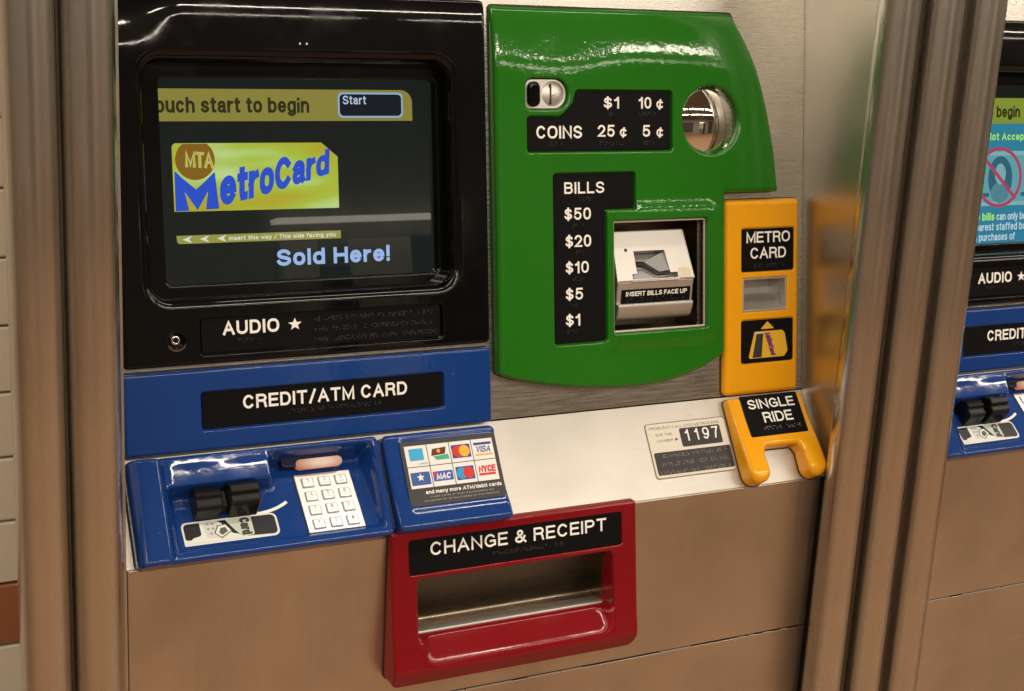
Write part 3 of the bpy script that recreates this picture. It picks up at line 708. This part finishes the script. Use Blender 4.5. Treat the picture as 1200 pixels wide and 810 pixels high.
text('brand_lettering', FC, 'VISA', cells[3][0]+3.5, cells[3][1]+7.2, cells[3][0]+19, cells[3][1]+13.8, c_, ink('mark_navy', (.03, .06, .30)), cb, bold=.17, raise_=.05, slant=.25)
flat('brand_mark', FC, cell(4, 1.5, 3, 21.8, 16), c_, ink('mark_blue', (.04, .10, .34)), cb)
flat('brand_mark', FC, [(cells[4][0]+11.6+a*.72, cells[4][1]+10.6+b*.72) for a, b in st], c_+.1, CW, cb)
text('brand_lettering', FC, 'PAYCARD', cells[4][0]+4, cells[4][1]+4, cells[4][0]+19, cells[4][1]+6, c_+.1, CW, cb, bold=.16, raise_=.05) if False else None
flat('brand_mark', FC, cell(5, 1, 5, 22.3, 15), c_, ink('mark_blue2', (.05, .10, .45)), cb)
flat('brand_mark', FC, [(cells[5][0]+1, cells[5][1]+15), (cells[5][0]+1, cells[5][1]+9), (cells[5][0]+6, cells[5][1]+15)], c_+.1, ink('mark_red', (.62, .03, .02)), cb)
text('brand_lettering', FC, 'MAC', cells[5][0]+4, cells[5][1]+6.6, cells[5][0]+19, cells[5][1]+13, c_+.15, CW, cb, bold=.22, raise_=.05, slant=.2)
flat('brand_mark', FC, cell(6, 1.8, 3.5, 21.5, 17), c_, ink('mark_navy', (.03, .06, .30)), cb)
flat('brand_mark', FC, circ(cells[6][0]+7.8, cells[6][1]+10.3, 5.9, 24), c_+.1, ink('mark_sky', (.03, .30, .62)), cb)
flat('brand_mark', FC, circ(cells[6][0]+15.2, cells[6][1]+10.3, 5.9, 24), c_+.2, ink('mark_red', (.62, .03, .02)), cb)
text('brand_lettering', FC, 'NYCE', cells[7][0]+2.5, cells[7][1]+8.5, cells[7][0]+20.5, cells[7][1]+15.5, c_, ink('mark_red', (.62, .03, .02)), cb, bold=.24, raise_=.05, slant=.1, gap=.1)
flat('brand_mark', FC, cell(7, 2, 5.5, 20.5, 7.8), c_, ink('mark_red', (.62, .03, .02)), cb)
text('lettering', FC, 'and many more ATM/debit cards', 291, 31.6, 373.5, 35.4, 2.1, WHITE, cb, bold=.19, raise_=.08, gap=.13)
text('fine_print', FC, 'Credit cards of most issuing banks are', 295, 27.8, 364, 29.6, 2.1, ink('print_grey', (.45, .44, .43)), cb, bold=.13, raise_=.05)
text('fine_print', FC, 'accepted for all purchases at this machine', 288, 24.2, 369, 26.0, 2.1, ink('print_grey', (.45, .44, .43)), cb, bold=.13, raise_=.05)

GASKETS.append((FL, rect(257.5, -1, 380, 95.5, 6)))
# ---- green payment panel
def smooth_pts(P, n=6):
    out = []
    for i in range(len(P)-1):
        p0 = P[max(0, i-1)]; p1 = P[i]; p2 = P[i+1]; p3 = P[min(len(P)-1, i+2)]
        for k in range(n):
            t = k/n
            out.append(tuple(.5*((2*p1[a])+(-p0[a]+p2[a])*t+(2*p0[a]-5*p1[a]+4*p2[a]-p3[a])*t*t+(-p0[a]+3*p1[a]-3*p2[a]+p3[a])*t**3) for a in (0, 1)))
    return out+[P[-1]]
gp = [(390, 417.5), (388.5, 414)] 
gout = [(390.5, 50)]+smooth_pts([(396, 47), (418, 40), (470, 30), (523, 25), (560, 24.2), (598, 27), (636, 37), (660, 47.5)])+[(668, 52), (668, 227.5), (738.5, 227.5)] + \
       smooth_pts([(738, 232), (733, 271), (723, 317), (713, 350), (702, 379), (690, 403)])+[(682, 420.5), (390.5, 420.5)]
rads = [0]*len(gout)
gout2 = []
def round_named(P, corners, seg=5):
    out = []; n = len(P)
    for i, p in enumerate(P):
        r = corners.get(p)
        if not r: out.append(p); continue
        a, b = np.array(P[i-1]), np.array(P[(i+1) % n]); q = np.array(p, float); d1 = a-q; d2 = b-q
        l1, l2 = np.linalg.norm(d1), np.linalg.norm(d2); d1 = d1/l1; d2 = d2/l2; ang = math.acos(d1@d2); t = min(r/math.tan(ang/2), l1*.6, l2*.6); rr = t*math.tan(ang/2)
        c = q+(d1+d2)/np.linalg.norm(d1+d2)*rr/math.sin(ang/2)
        a0 = math.atan2(*(q+d1*t-c)[::-1]); a1 = math.atan2(*(q+d2*t-c)[::-1]); da = (a1-a0+math.pi) % (2*math.pi)-math.pi
        out += [(c[0]+rr*math.cos(a0+da*k/seg), c[1]+rr*math.sin(a0+da*k/seg)) for k in range(seg+1)]
    return out
gout = round_named(gout, {(390.5, 50): 3, (668, 52): 5, (668, 227.5): .01, (738.5, 227.5): 2, (682, 420.5): 5, (390.5, 420.5): 4})
if area2(gout) < 0: gout = gout[::-1]
def crown(t):
    # slope 0 -> .12 over 14 mm, .12 -> .15 over the next 22 mm, then falling away to the top edge
    if t <= 0: return 0.
    a = min(t, 14); r_ = .12*a*a/28
    if t > 14: b_ = min(t-14, 22); r_ += .12*b_+.03*b_*b_/44
    if t > 36: c_ = t-36; r_ += .15*c_+.30*c_*c_/52
    return r_
def fgreen(u, v):
    s = -crown(v-358)
    du_ = max(526-u, u-643, 0); dv_ = max(83-v, v-202, 0)
    s += 2.6*(1-sstep(6, 22, math.hypot(du_, dv_)))*sstep(519, 528, u)
    s += 1.1*math.sin(u*.023+.6)*sstep(345, 385, v)+.2*math.sin(u*.05)*sstep(350, 380, v)
    return s
COINP = round_named([(427.5, 275), (598, 275), (598, 335.5), (484, 335.5), (480, 322), (468, 311), (462, 309), (427.5, 309)][::1], {(427.5, 275): 2.5, (598, 275): 2.5, (598, 335.5): 2.5, (484, 335.5): 3, (427.5, 309): 2.5})
BILLP = round_named([(456.5, 76), (517, 76), (517, 212), (521, 214.5), (552, 214.5), (552, 251), (456.5, 251)], {(456.5, 76): 3, (517, 76): 3, (552, 214.5): 2, (552, 251): 2.5, (456.5, 251): 2.5})
SLOTP = rpoly([(426, 317.5), (473.5, 317.5), (473.5, 347.5), (426, 347.5)], [6, 14.5, 14.5, 8], 8)
grn = shell('payment_panel', FU, gout, GREEN, M, h=15, r=5, base=0, step=6.5, f=fgreen, seg=6,
            holes=[(inset(COINP, -1.6), 1.6, 9.5, True), (inset(BILLP, -1.6), 1.6, 9.5, True), (inset(SLOTP, -1), 2, 8, True),
                   (circ(649, 306, 36.5, 64), 3.0, -8, False), (rect(525.5, 82.5, 643, 202, 2), 1.8, -1, False)])
plate(FU, COINP, 9.5, grn, th=2.3); plate(FU, BILLP, 9.5, grn, th=2.3)
LW = 11.8
for s_, a, b, c, d in (('COINS', 437.5, 287.6, 490.5, 300.6), ('25', 509.3, 288.9, 529.5, 301.3), ('¢', 535.5, 288.9, 545, 299.5), ('5', 563.5, 288.6, 573, 301.0), ('¢', 580.5, 288.6, 590, 299.2),
                       ('$1', 516.4, 318, 535.2, 330), ('10', 559, 318, 574.5, 330), ('¢', 580.5, 318, 590, 328.6)):
    text('lettering', FU, s_, a, b, c, d, LW, WHITE, grn, bold=.175, raise_=.6)
for a, b in ((452, 470), (512, 540), (565, 588)): braille(FU, a, 284, b, LW, grn)
for a, b in ((520, 532), (560, 584)): braille(FU, a, 314.3, b, LW, grn)
for s_, a, b, c, d in (('BILLS', 469, 231, 516.5, 243), ('$50', 468.8, 204, 500.3, 216.5), ('$20', 469.8, 175.8, 500.3, 188.4), ('$10', 469.6, 148.6, 497.2, 161), ('$5', 469.4, 121, 490, 133.4), ('$1', 469.2, 93.8, 486.4, 106.2)):
    text('lettering', FU, s_, a, b, c, d, LW, WHITE, grn, bold=.17, raise_=.6)
    braille(FU, (a+c)/2-6, b-4.2, (a+c)/2+8, LW, grn)
# coin slot
shell('coin_slot_plate', FU, SLOTP, STEEL_CAST, grn, h=10, r=.8, base=8, seg=3, holes=[(circ(458, 332.3, 12.6, 40), .5, 8.2, False)])
def bowl(u, v):
    d = math.hypot(u-458, v-332.3)/12.6
    return 11.4-3.2*min(1, d)**2+(0 if abs(u-455) > 1.2 or abs(v-332.3) > 10.5 else -3)
nr, nth = 12, 40
V = [FU(458, 332.3, bowl(458.0, 332.3))]; Fc = []
for i in range(1, nr+1):
    for k in range(nth):
        a = 2*math.pi*k/nth; rr = 12.7*i/nr; V.append(FU(458+rr*math.cos(a), 332.3+rr*math.sin(a), 11.0-2.8*(i/nr)**2))
for k in range(nth): Fc.append((0, 1+k, 1+(k+1) % nth))
for i in range(nr-1):
    for k in range(nth): a = 1+i*nth; Fc.append((a+k, a+nth+k, a+nth+(k+1) % nth, a+(k+1) % nth))
mk('coin_slot_dome', V, Fc, STEEL_CAST, grn, True)
box('coin_slot', FU, 454.2, 322, 9, 455.8, 342.5, 11.25, DARK, grn, 0)
shell('coin_return_button', FU, rpoly([(428, 320), (442.5, 320), (442.5, 345), (428, 345)], 6.5, 8), BLACK, grn, h=14.5, r=3.2, base=9, seg=5, step=2, f=lambda u, v: 1.5-((u-435)/7)**2*1.5)
# round mirror dome with flat steel slice
crx = lambda v: 662+0*v+7*(1-((v-306)/36)**2)-5*((v-306)/36)
def domew(u, v):
    d2 = ((u-645)**2+(v-306)**2)/40**2
    return 17.5-11.5*d2
nr, nth = 22, 72; V = []; Fc = []; idm = {}
def dsurf(u, v):
    e = crx(v)
    if u < e: return domew(u, v)
    we = domew(e, v)
    return min(we-1.2*sstep(0, 1.2, u-e)+(-.33)*(u-e)*0+.0*(u-e), 14)
for side in (0, 1):
    V = []; Fc = []; n1, n2 = 28, 40
    for j in range(n2+1):
        v = 306-36+72*j/n2; half = math.sqrt(max(0, 36.2**2-(v-306)**2)); ul, ur = 649-half, 649+half; e = min(max(crx(v), ul), ur)
        a, b = (ul, e) if side == 0 else (e, ur)
        for i in range(n1+1):
            u = a+(b-a)*i/n1
            if side == 0: wv = domew(u, v)
            else: we_ = domew(min(max(crx(v), ul), ur), v); wv = we_-.9+(9-we_)*((u-e)/max(ur-e, 1))
            V.append(FU(u, v, wv))
    for j in range(n2):
        for i in range(n1): q = j*(n1+1)+i; Fc.append((q, q+1, q+n1+2, q+n1+1))
    mk('mirror_dome' if side == 0 else 'steel_cup_side', V, Fc, MIRROR if side == 0 else STEEL, grn, True)
V = []
for j in range(25):
    v = 306-34+68*j/24; e = crx(v); V += [FU(e-1.4, v, domew(e-1.4, v)+.25), FU(e+1.0, v, domew(e, v)-1.5)]
mk('cup_edge', V, [(2*i, 2*i+1, 2*i+3, 2*i+2) for i in range(24)], ink('dark_blue_edge', (.02, .022, .04)), grn, True)

GASKETS.append((FU, gout))
# ---- bill recess and acceptor
rec = bpy.data.objects.new('bill_recess', None); col.objects.link(rec); rec.parent = M
u0, u1, v0, v1, wf, wbk = 526, 642.5, 83.2, 201.3, 12.5, -48
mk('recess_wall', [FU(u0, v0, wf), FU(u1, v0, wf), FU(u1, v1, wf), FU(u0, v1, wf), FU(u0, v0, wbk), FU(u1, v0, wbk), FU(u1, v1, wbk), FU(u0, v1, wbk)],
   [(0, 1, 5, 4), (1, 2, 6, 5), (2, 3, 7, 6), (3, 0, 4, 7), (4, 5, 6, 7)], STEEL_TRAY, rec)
shell('recess_trim', FU, rect(u0-.3, v0-.3, u1+.3, v1+.3, 1.5), mat('trim_beige_metal', (.58, .53, .45), .6, .4), rec, h=12.6, r=.5, base=11, seg=2, holes=[(rect(u0+2, v0+2, u1-2, v1-2, 1), .5, 11, False)])
acc = bpy.data.objects.new('bill_acceptor', None); col.objects.link(acc); acc.parent = M
AU0, AU1 = 533, 631.5
# upper hood: slanted face with the notch
hv0, hw0, hv1, hw1 = 136.5, 10.5, 190, -7.
tl = math.atan2(hw0-hw1, hv1-hv0); Lh = math.hypot(hw0-hw1, hv1-hv0)
FH = Frame(FU.O+FU.V*hv0+FU.N*hw0, FU.V*math.cos(tl)-FU.N*math.sin(tl), FU.N*math.cos(tl)+FU.V*math.sin(tl))
notch = [(553, .6), (610, .6), (610, 8), (600.5, 8), (597.5, 33), (559, 33), (559, 8), (553, 8)]
shell('acceptor_hood', FH, rpoly([(AU0, 0), (AU1, 0), (AU1-5, Lh), (AU0+2, Lh)], [1, 1, 3, 3]), STEEL_CAST, acc, h=0, r=1.6, base=-26, seg=4,
      holes=[(round_named(notch, {}), .5, -14, False)])
TH = mat('slot_grey_metal', (.34, .34, .35), .6, .4)
mk('bill_throat', [FH(552, 0, -4), FH(611, 0, -4), FH(611, 9, -7), FH(552, 9, -7), FH(611, 34, -16), FH(552, 34, -16)], [(0, 1, 2, 3), (3, 2, 4, 5)], TH, acc)
# folded guide plates inside the slot
mk('bill_guide', [FH(559, 22, -3), FH(572, 22, -4.5), FH(598, 32, -4), FH(597, 33, -14), FH(559, 33, -14), FH(588, 9.5, -1.5), FH(600.5, 11, -1)],
   [(0, 1, 5, 6, 2, 3, 4)] if False else [(1, 5, 6, 2), (0, 1, 2, 3, 4)], mat('guide_metal', (.30, .30, .31), .2, .5), acc)
mk('bill_slot', [FH(559, 20, -2.2), FH(573, 20.5, -3.5), FH(588, 8.5, -.9), FH(602, 9.5, -.8), FH(602, 6.8, -1.2), FH(587, 6.4, -1.4), FH(572, 17.5, -4), FH(559, 17.6, -2.6)], [tuple(range(8))], DARK, acc)
flat('acceptor_lamp', FH, rect(611.5, 1.5, 626.5, 12.5, .8), .3, mat('lamp_cream', (.72, .66, .50), 0, .4), acc)
for k in range(1, 5): flat('lamp_grid', FH, rect(611.5+3*k, 1.6, 611.8+3*k, 12.4), .45, mat('lamp_line', (.45, .38, .25), 0, .5), acc)
shell('sensor_hole', FH, circ(549.5, 34.5, 1.9, 20), DARK, acc, h=.25, r=.1, base=-.5, seg=1)
prof('acceptor_front', FU, [(136, -20), (136, 9.5), (127.5, 7.5), (111, 5.0), (109, -20)], AU0+1, AU1-1.5, STEEL_CAST, acc, bev=.9)
prof('acceptor_lip', FU, [(110.5, -20), (112.8, 10.2), (109.0, 10.8), (97.5, 5.5), (94.5, 1.5), (94, -20)], AU0+1, AU1-3, STEEL_CAST, acc, bev=.9)
ft = math.atan2(2.5, 16.5)
FA = Frame(FU.O+FU.V*111+FU.N*5.0, FU.V*math.cos(ft)+FU.N*math.sin(ft), FU.N*math.cos(ft)-FU.V*math.sin(ft))
shell('acceptor_label', FA, rect(539.5, 1.2, 626.5, 17, .8), PLATE, acc, h=.7, r=.2, base=-.3, seg=1)
text('lettering', FA, 'INSERT BILLS FACE UP', 545, 9.7, 622, 14.8, .7, WHITE, acc, bold=.19, raise_=.15, gap=.14)
braille(FA, 547, 7.5, 620, .7, acc, prob=.3)

# ---- yellow card panel
def fyel(u, v): return -5*max(0, (v-205)/14)**2
ye = shell('card_panel', FU, rect(671.5, 1.5, 772.5, 219.5, 6), YELLOW, M, h=9, r=6, base=0, step=6, seg=6,
           holes=[(rect(693, 138.5, 765, 188, 2.5), 1, 7, True), (rect(693, 36, 765, 86, 3), 1, 7, True), (rect(695, 94.5, 755.5, 132.5, 1), 1.2, -1, False)])
plate(FU, rect(694, 139.5, 764, 187, 2), 7, ye, th=1.6); plate(FU, rect(694, 37, 764, 85, 3), 7, ye, th=1.6)
text('lettering', FU, 'METRO', 699.6, 171.3, 758.8, 183.6, 8.6, WHITE, ye, bold=.165, gap=.13)
text('lettering', FU, 'CARD', 705, 153.6, 753.6, 166, 8.6, WHITE, ye, bold=.165, gap=.13)
braille(FU, 705, 147.5, 752, 8.6, ye)
uu0, uu1, vv0, vv1 = 695.5, 755, 95, 132
mk('slot_recess', [FU(uu0, vv0, 7.5), FU(uu1, vv0, 7.5), FU(uu1, vv1, 7.5), FU(uu0, vv1, 7.5), FU(uu0+4, vv0+17, -20), FU(uu1-4, vv0+17, -20), FU(uu1-4, vv1-2, -20), FU(uu0+4, vv1-2, -20)],
   [(0, 1, 5, 4), (1, 2, 6, 5), (2, 3, 7, 6), (3, 0, 4, 7), (4, 5, 6, 7)], STEEL_CAST, ye)
shell('slot_frame', FU, rect(695.2, 94.7, 755.3, 132.3, 1), STEEL_CAST, ye, h=8, r=.4, base=6, seg=2, holes=[(rect(697.2, 96.7, 753.3, 130.3, .5), .3, 6, False)])
YP = ink('picture_yellow', (.72, .42, .03))
flat('picture_card', FU, rpoly([(703, 42), (752, 42), (757, 48), (752.5, 69), (749, 72), (711, 72)], [2, 3, 3, 3, 3, 2]), 8.75, YP, ye)
flat('picture_stripe', FU, [(708.5, 42.8), (721, 42.8), (723, 69.5), (714, 69.5)], 8.85, INK, ye)
flat('picture_stripe', FU, [(711.5, 69.2), (722, 69.6), (722, 71.2), (711.5, 71)], 8.9, ink('pale', (.6, .55, .45)), ye)
flat('picture_arrow', FU, [(719.5, 74.5), (738, 74.5), (728.5, 83)], 8.75, YP, ye)
FV = Frame(FU.O+FU.U*729+FU.V*69.5, FU.U, FU.N, U=FU.V*-1)
text('picture_lettering', FV, 'MetroCard', 0, 0, 25, 8.5, 8.9, ink('picture_purple', (.16, .04, .16)), ye, bold=.24, raise_=.06, slant=0, gap=.08, warp=lambda s, t: (25*s, -4+9*s+8.5*t*(1-.25*s)))

GASKETS.append((FU, rect(671.5, 1.5, 772.5, 219.5, 6)))
# ---- yellow single ride chute
def fsr(u, v):
    s = 10.5*(1-sstep(-10, 100, v))-3.5*(1-sstep(-2, 16, v))*(1-sstep(-2, 16, v))
    return s
sro = round_named([(671.5, -1), (698, -1), (698, 30), (702, 38), (746, 38), (750, 30), (750, -1), (776.5, -1), (772.5, 98.5), (671.5, 98.5)],
                  {(671.5, -1): 13, (698, -1): 12, (702, 38): 5, (746, 38): 5, (750, -1): 12, (776.5, -1): 13, (772.5, 98.5): 4, (671.5, 98.5): 4}, seg=7)
sr = shell('ticket_chute', FL, sro, YELLOW, M, h=14, r=6, base=0, step=3, f=fsr, seg=7, holes=[(rect(687, 51, 763, 97, 2), .8, 14.5, False)])
FS = FL.shift(0, 0, 0)
def tiltw(v): return 14+fsr(0, v)
a_ = math.atan2(tiltw(51)-tiltw(97), 46)
FSR = Frame(FL.O+FL.V*51+FL.N*(tiltw(51)+.2), FL.V*math.cos(a_)-FL.N*math.sin(a_), FL.N*math.cos(a_)+FL.V*math.sin(a_))
plate(FSR, rect(685.8, -1, 763.6, 47.5, 2), -1.2, sr, th=1.6)
text('lettering', FSR, 'SINGLE', 693.5, 31.2, 756.5, 42.5, .4, WHITE, sr, bold=.17, gap=.13)
text('lettering', FSR, 'RIDE', 708.8, 14.3, 748.5, 26.6, .4, WHITE, sr, bold=.17, gap=.13)
braille(FSR, 706, 9.5, 756, .4, sr, rows=1, m=mat('worn_dots', (.30, .27, .24), 0, .3))

GASKETS.append((FL, sro))
# ---- number plate
npl = shell('number_plate', FL, rect(566, 21, 668, 81, 3.5), LABELW, M, h=1.2, r=.5, base=0, seg=3)
shell('plate_edge', FL, rect(565, 20, 669, 82, 4), ink('plate_edge_grey', (.20, .18, .15)), npl, h=.5, r=.2, base=0, seg=1)
text('lettering', FL, 'PROBLEM? CALL (212) METROCARD', 569.5, 74.6, 660, 77.6, 1.2, ink('plate_print', (.07, .06, .055)), npl, bold=.15, raise_=.05, gap=.22)
text('lettering', FL, 'GIVE THIS', 576, 67, 597, 69.8, 1.2, ink('plate_print', (.07, .06, .055)), npl, bold=.15, raise_=.05)
text('lettering', FL, 'NUMBER', 576, 60.3, 597, 63.1, 1.2, ink('plate_print', (.07, .06, .055)), npl, bold=.15, raise_=.05)
flat('arrow_symbol', FL, [(599.5, 60), (599.5, 63.6), (603.5, 61.8)], 1.35, INK, npl)
NP = ink('plate_black', (.035, .03, .035))
shell('number_block', FL, rect(607, 52.5, 659.5, 73.3, 2), NP, npl, h=1.9, r=.3, base=1, seg=2)
for k, ch in enumerate('1197'):
    a = 611+12.3*k; text('number_lettering', FL, ch, a+(2 if ch == '1' else 0), 58.3, a+(6.3 if ch == '1' else 8), 71.5, 1.9, WHITE, npl, bold=.14, raise_=.4)
braille(FL, 622, 57, 655, 1.9, npl, size=.9)
shell('braille_block', FL, rect(568.5, 24, 667, 49, 2), NP, npl, h=1.9, r=.3, base=1, seg=2)
braille(FL, 572, 46, 662, 1.9, npl, rows=3, size=.95, dv=8.4, prob=.55, m=mat('worn_dots', (.30, .27, .24), 0, .3))

# ---- red change tray
def fred(u, v): return .166*(5-v)*1.0 + 1.2*math.exp(-((v+131)/9)**2)-9*(1-sstep(-153, -136, v))-14*(1-sstep(0, 27, -105-v) if v < -105 else sstep(-101, -105, v) if v < -101 else 0)*sstep(281, 296, u)*(1-sstep(484, 498, u))
red = shell('change_tray', FB, rpoly([(251, -153), (529, -153), (529, 5), (251, 5)], [7, 9, 3, 3]), RED, M, h=8, r=3, base=0, step=5, f=fred, seg=6,
            holes=[(rect(270, -39.5, 511, -4.5, 3), 1, 6.5, False), (rect(278.5, -107, 500, -45, 5), 3.2, -3, False)])
# plate on the sloping front
aw = math.atan(.166)
FRD = Frame(FB.O+FB.V*-39.5+FB.N*(8+.166*44.5), FB.V*math.cos(aw)-FB.N*math.sin(aw), FB.N*math.cos(aw)+FB.V*math.sin(aw))
plate(FRD, rect(270.3, .3, 510.7, 35.2, 2.5), -3, red, th=2)
text('lettering', FRD, 'CHANGE & RECEIPT', 293, 17.6, 492.5, 31.0, -1, WHITE, red, bold=.16, raise_=.6)
braille(FRD, 358, 12, 440, -1, red)
# steel tray inside
V = []; pr = []
for k in range(13):
    t = k/12; v = -42-70*t; wv = -4-34*math.sin(math.pi*min(1, t*1.02))**.8 if False else -2-30*math.sin(t*math.pi/2)**1.2
    pr.append((v, wv))
for v, wv in pr: V += [FB(274, v, wv), FB(505, v, wv)]
V += [FB(274, -112.2, 0), FB(505, -112.2, 0)]
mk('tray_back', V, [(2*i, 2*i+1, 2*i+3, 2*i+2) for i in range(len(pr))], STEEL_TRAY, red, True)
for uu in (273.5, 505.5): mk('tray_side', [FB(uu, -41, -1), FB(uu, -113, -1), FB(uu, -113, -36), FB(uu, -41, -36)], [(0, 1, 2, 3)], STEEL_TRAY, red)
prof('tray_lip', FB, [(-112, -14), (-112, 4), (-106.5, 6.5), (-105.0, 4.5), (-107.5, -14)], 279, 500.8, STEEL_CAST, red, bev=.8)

GASKETS.append((Frame(FB.O+FB.N*1.2, FB.V, FB.N), rpoly([(251, -153), (529, -153), (529, -1), (251, -1)], [7, 9, 3, 3])))
for F_, p_ in GASKETS:
    if area2(p_) < 0: p_ = p_[::-1]
    a_, b_ = inset(p_, -1.0), inset(p_, 2.0); n_ = len(p_)
    V = [F_(u, v, 0) for u, v in a_]+[F_(u, v, 1.1) for u, v in a_]+[F_(u, v, 1.1) for u, v in b_]
    mk('gasket', V, [(i, (i+1) % n_, n_+(i+1) % n_, n_+i) for i in range(n_)]+[(n_+i, n_+(i+1) % n_, 2*n_+(i+1) % n_, 2*n_+i) for i in range(n_)], GASKET, M)
# ------------------------------------------------------------------ second machine: a copy of every part, its own screen picture
M2 = M.copy(); col.objects.link(M2); M2.location = (.935, 0, 0)
M2['label'] = 'second ticket machine partly cut off at the right edge, screen showing a crossed-out banknote'
for ch in list(M.children):
    if ch.name == 'screen': continue
    c = ch.copy(); col.objects.link(c); c.parent = M2
    for g in list(ch.children):
        d = g.copy(); col.objects.link(d); d.parent = c
s2 = screen(M2)
flat('lit_display', FU, rect(63, 153.5, 331, 333), W0, glow('notice_blue', (.035, .22, .34)), s2)
flat('banner', FU, rect(40, 302, 331, 333), W0+.2, glow('banner_green', (.24, .30, .035)), s2)
text('lettering', FU, 'Touch start to begin', 50, 309.5, 200, 323.5, W0+.3, glow('banner_text', (.035, .032, .012)), s2, bold=.19, raise_=.1, gap=.15)
text('lettering', FU, '$100 Bills Not Accepted', 87, 281.5, 228, 290.5, W0+.3, glow('notice_green', (.42, .85, .12)), s2, bold=.19, raise_=.1)
flat('banknote_picture', FU, rect(124, 201, 300, 268), W0+.3, glow('note_pale', (.22, .46, .48)), s2)
flat('banknote_border', FU, rect(128, 206, 296, 263, 2), W0+.4, glow('note_mid', (.13, .36, .40)), s2)
flat('banknote_portrait', FU, circ(170, 235, 20, 36, 27), W0+.5, glow('note_dark', (.035, .13, .19)), s2)
flat('banknote_portrait', FU, circ(170, 240, 9, 24, 13), W0+.6, glow('note_face', (.22, .42, .46)), s2)
flat('banknote_portrait', FU, [p for p in circ(170, 217, 15, 30, 13)], W0+.55, glow('note_mid2', (.09, .24, .30)), s2)
for a in (140, 205, 240): flat('banknote_mark', FU, rect(a, 212, a+12, 217), W0+.5, glow('note_dark', (.035, .13, .19)), s2)
text('banknote_lettering', FU, '100', 210, 226, 250, 246, W0+.5, glow('note_dark', (.035, .13, .19)), s2, bold=.2, raise_=.05)
ring = []
V = []; Fc = []
for k in range(64):
    a = 2*math.pi*k/64
    for rr in (38, 33.5): V.append(FU(168+rr*math.cos(a), 236+rr*.98*math.sin(a), W0+.7))
Fc = [(2*k, 2*k+1, (2*k+3) % 128, (2*k+2) % 128) for k in range(64)]
PINK = glow('prohibit_pink', (.42, .06, .14))
mk('prohibition_ring', V, Fc, PINK, s2)
flat('prohibition_bar', FU, [(142, 264.5), (138.8, 261), (194, 207.5), (197.2, 211)], W0+.8, PINK, s2)
text('lettering', FU, '$100 bills', 114, 183, 162, 192.5, W0+.3, glow('notice_green', (.42, .85, .12)), s2, bold=.19, raise_=.1)
text('lettering', FU, 'can only be used', 166, 183, 238, 192.5, W0+.3, glow('notice_white', (.62, .76, .84)), s2, bold=.13, raise_=.1)
text('lettering', FU, 'at the nearest staffed booth', 94, 170.5, 231, 179.8, W0+.3, glow('notice_white', (.62, .76, .84)), s2, bold=.13, raise_=.1)
text('lettering', FU, 'for MetroCard purchases of', 69, 158, 197, 167.2, W0+.3, glow('notice_white', (.62, .76, .84)), s2, bold=.13, raise_=.1)
mk('glass_pane', [FU(38, 140, -20), FU(348, 140, -20), FU(348, 366, -20), FU(38, 366, -20)], [(0, 1, 2, 3)], GLASS, s2)
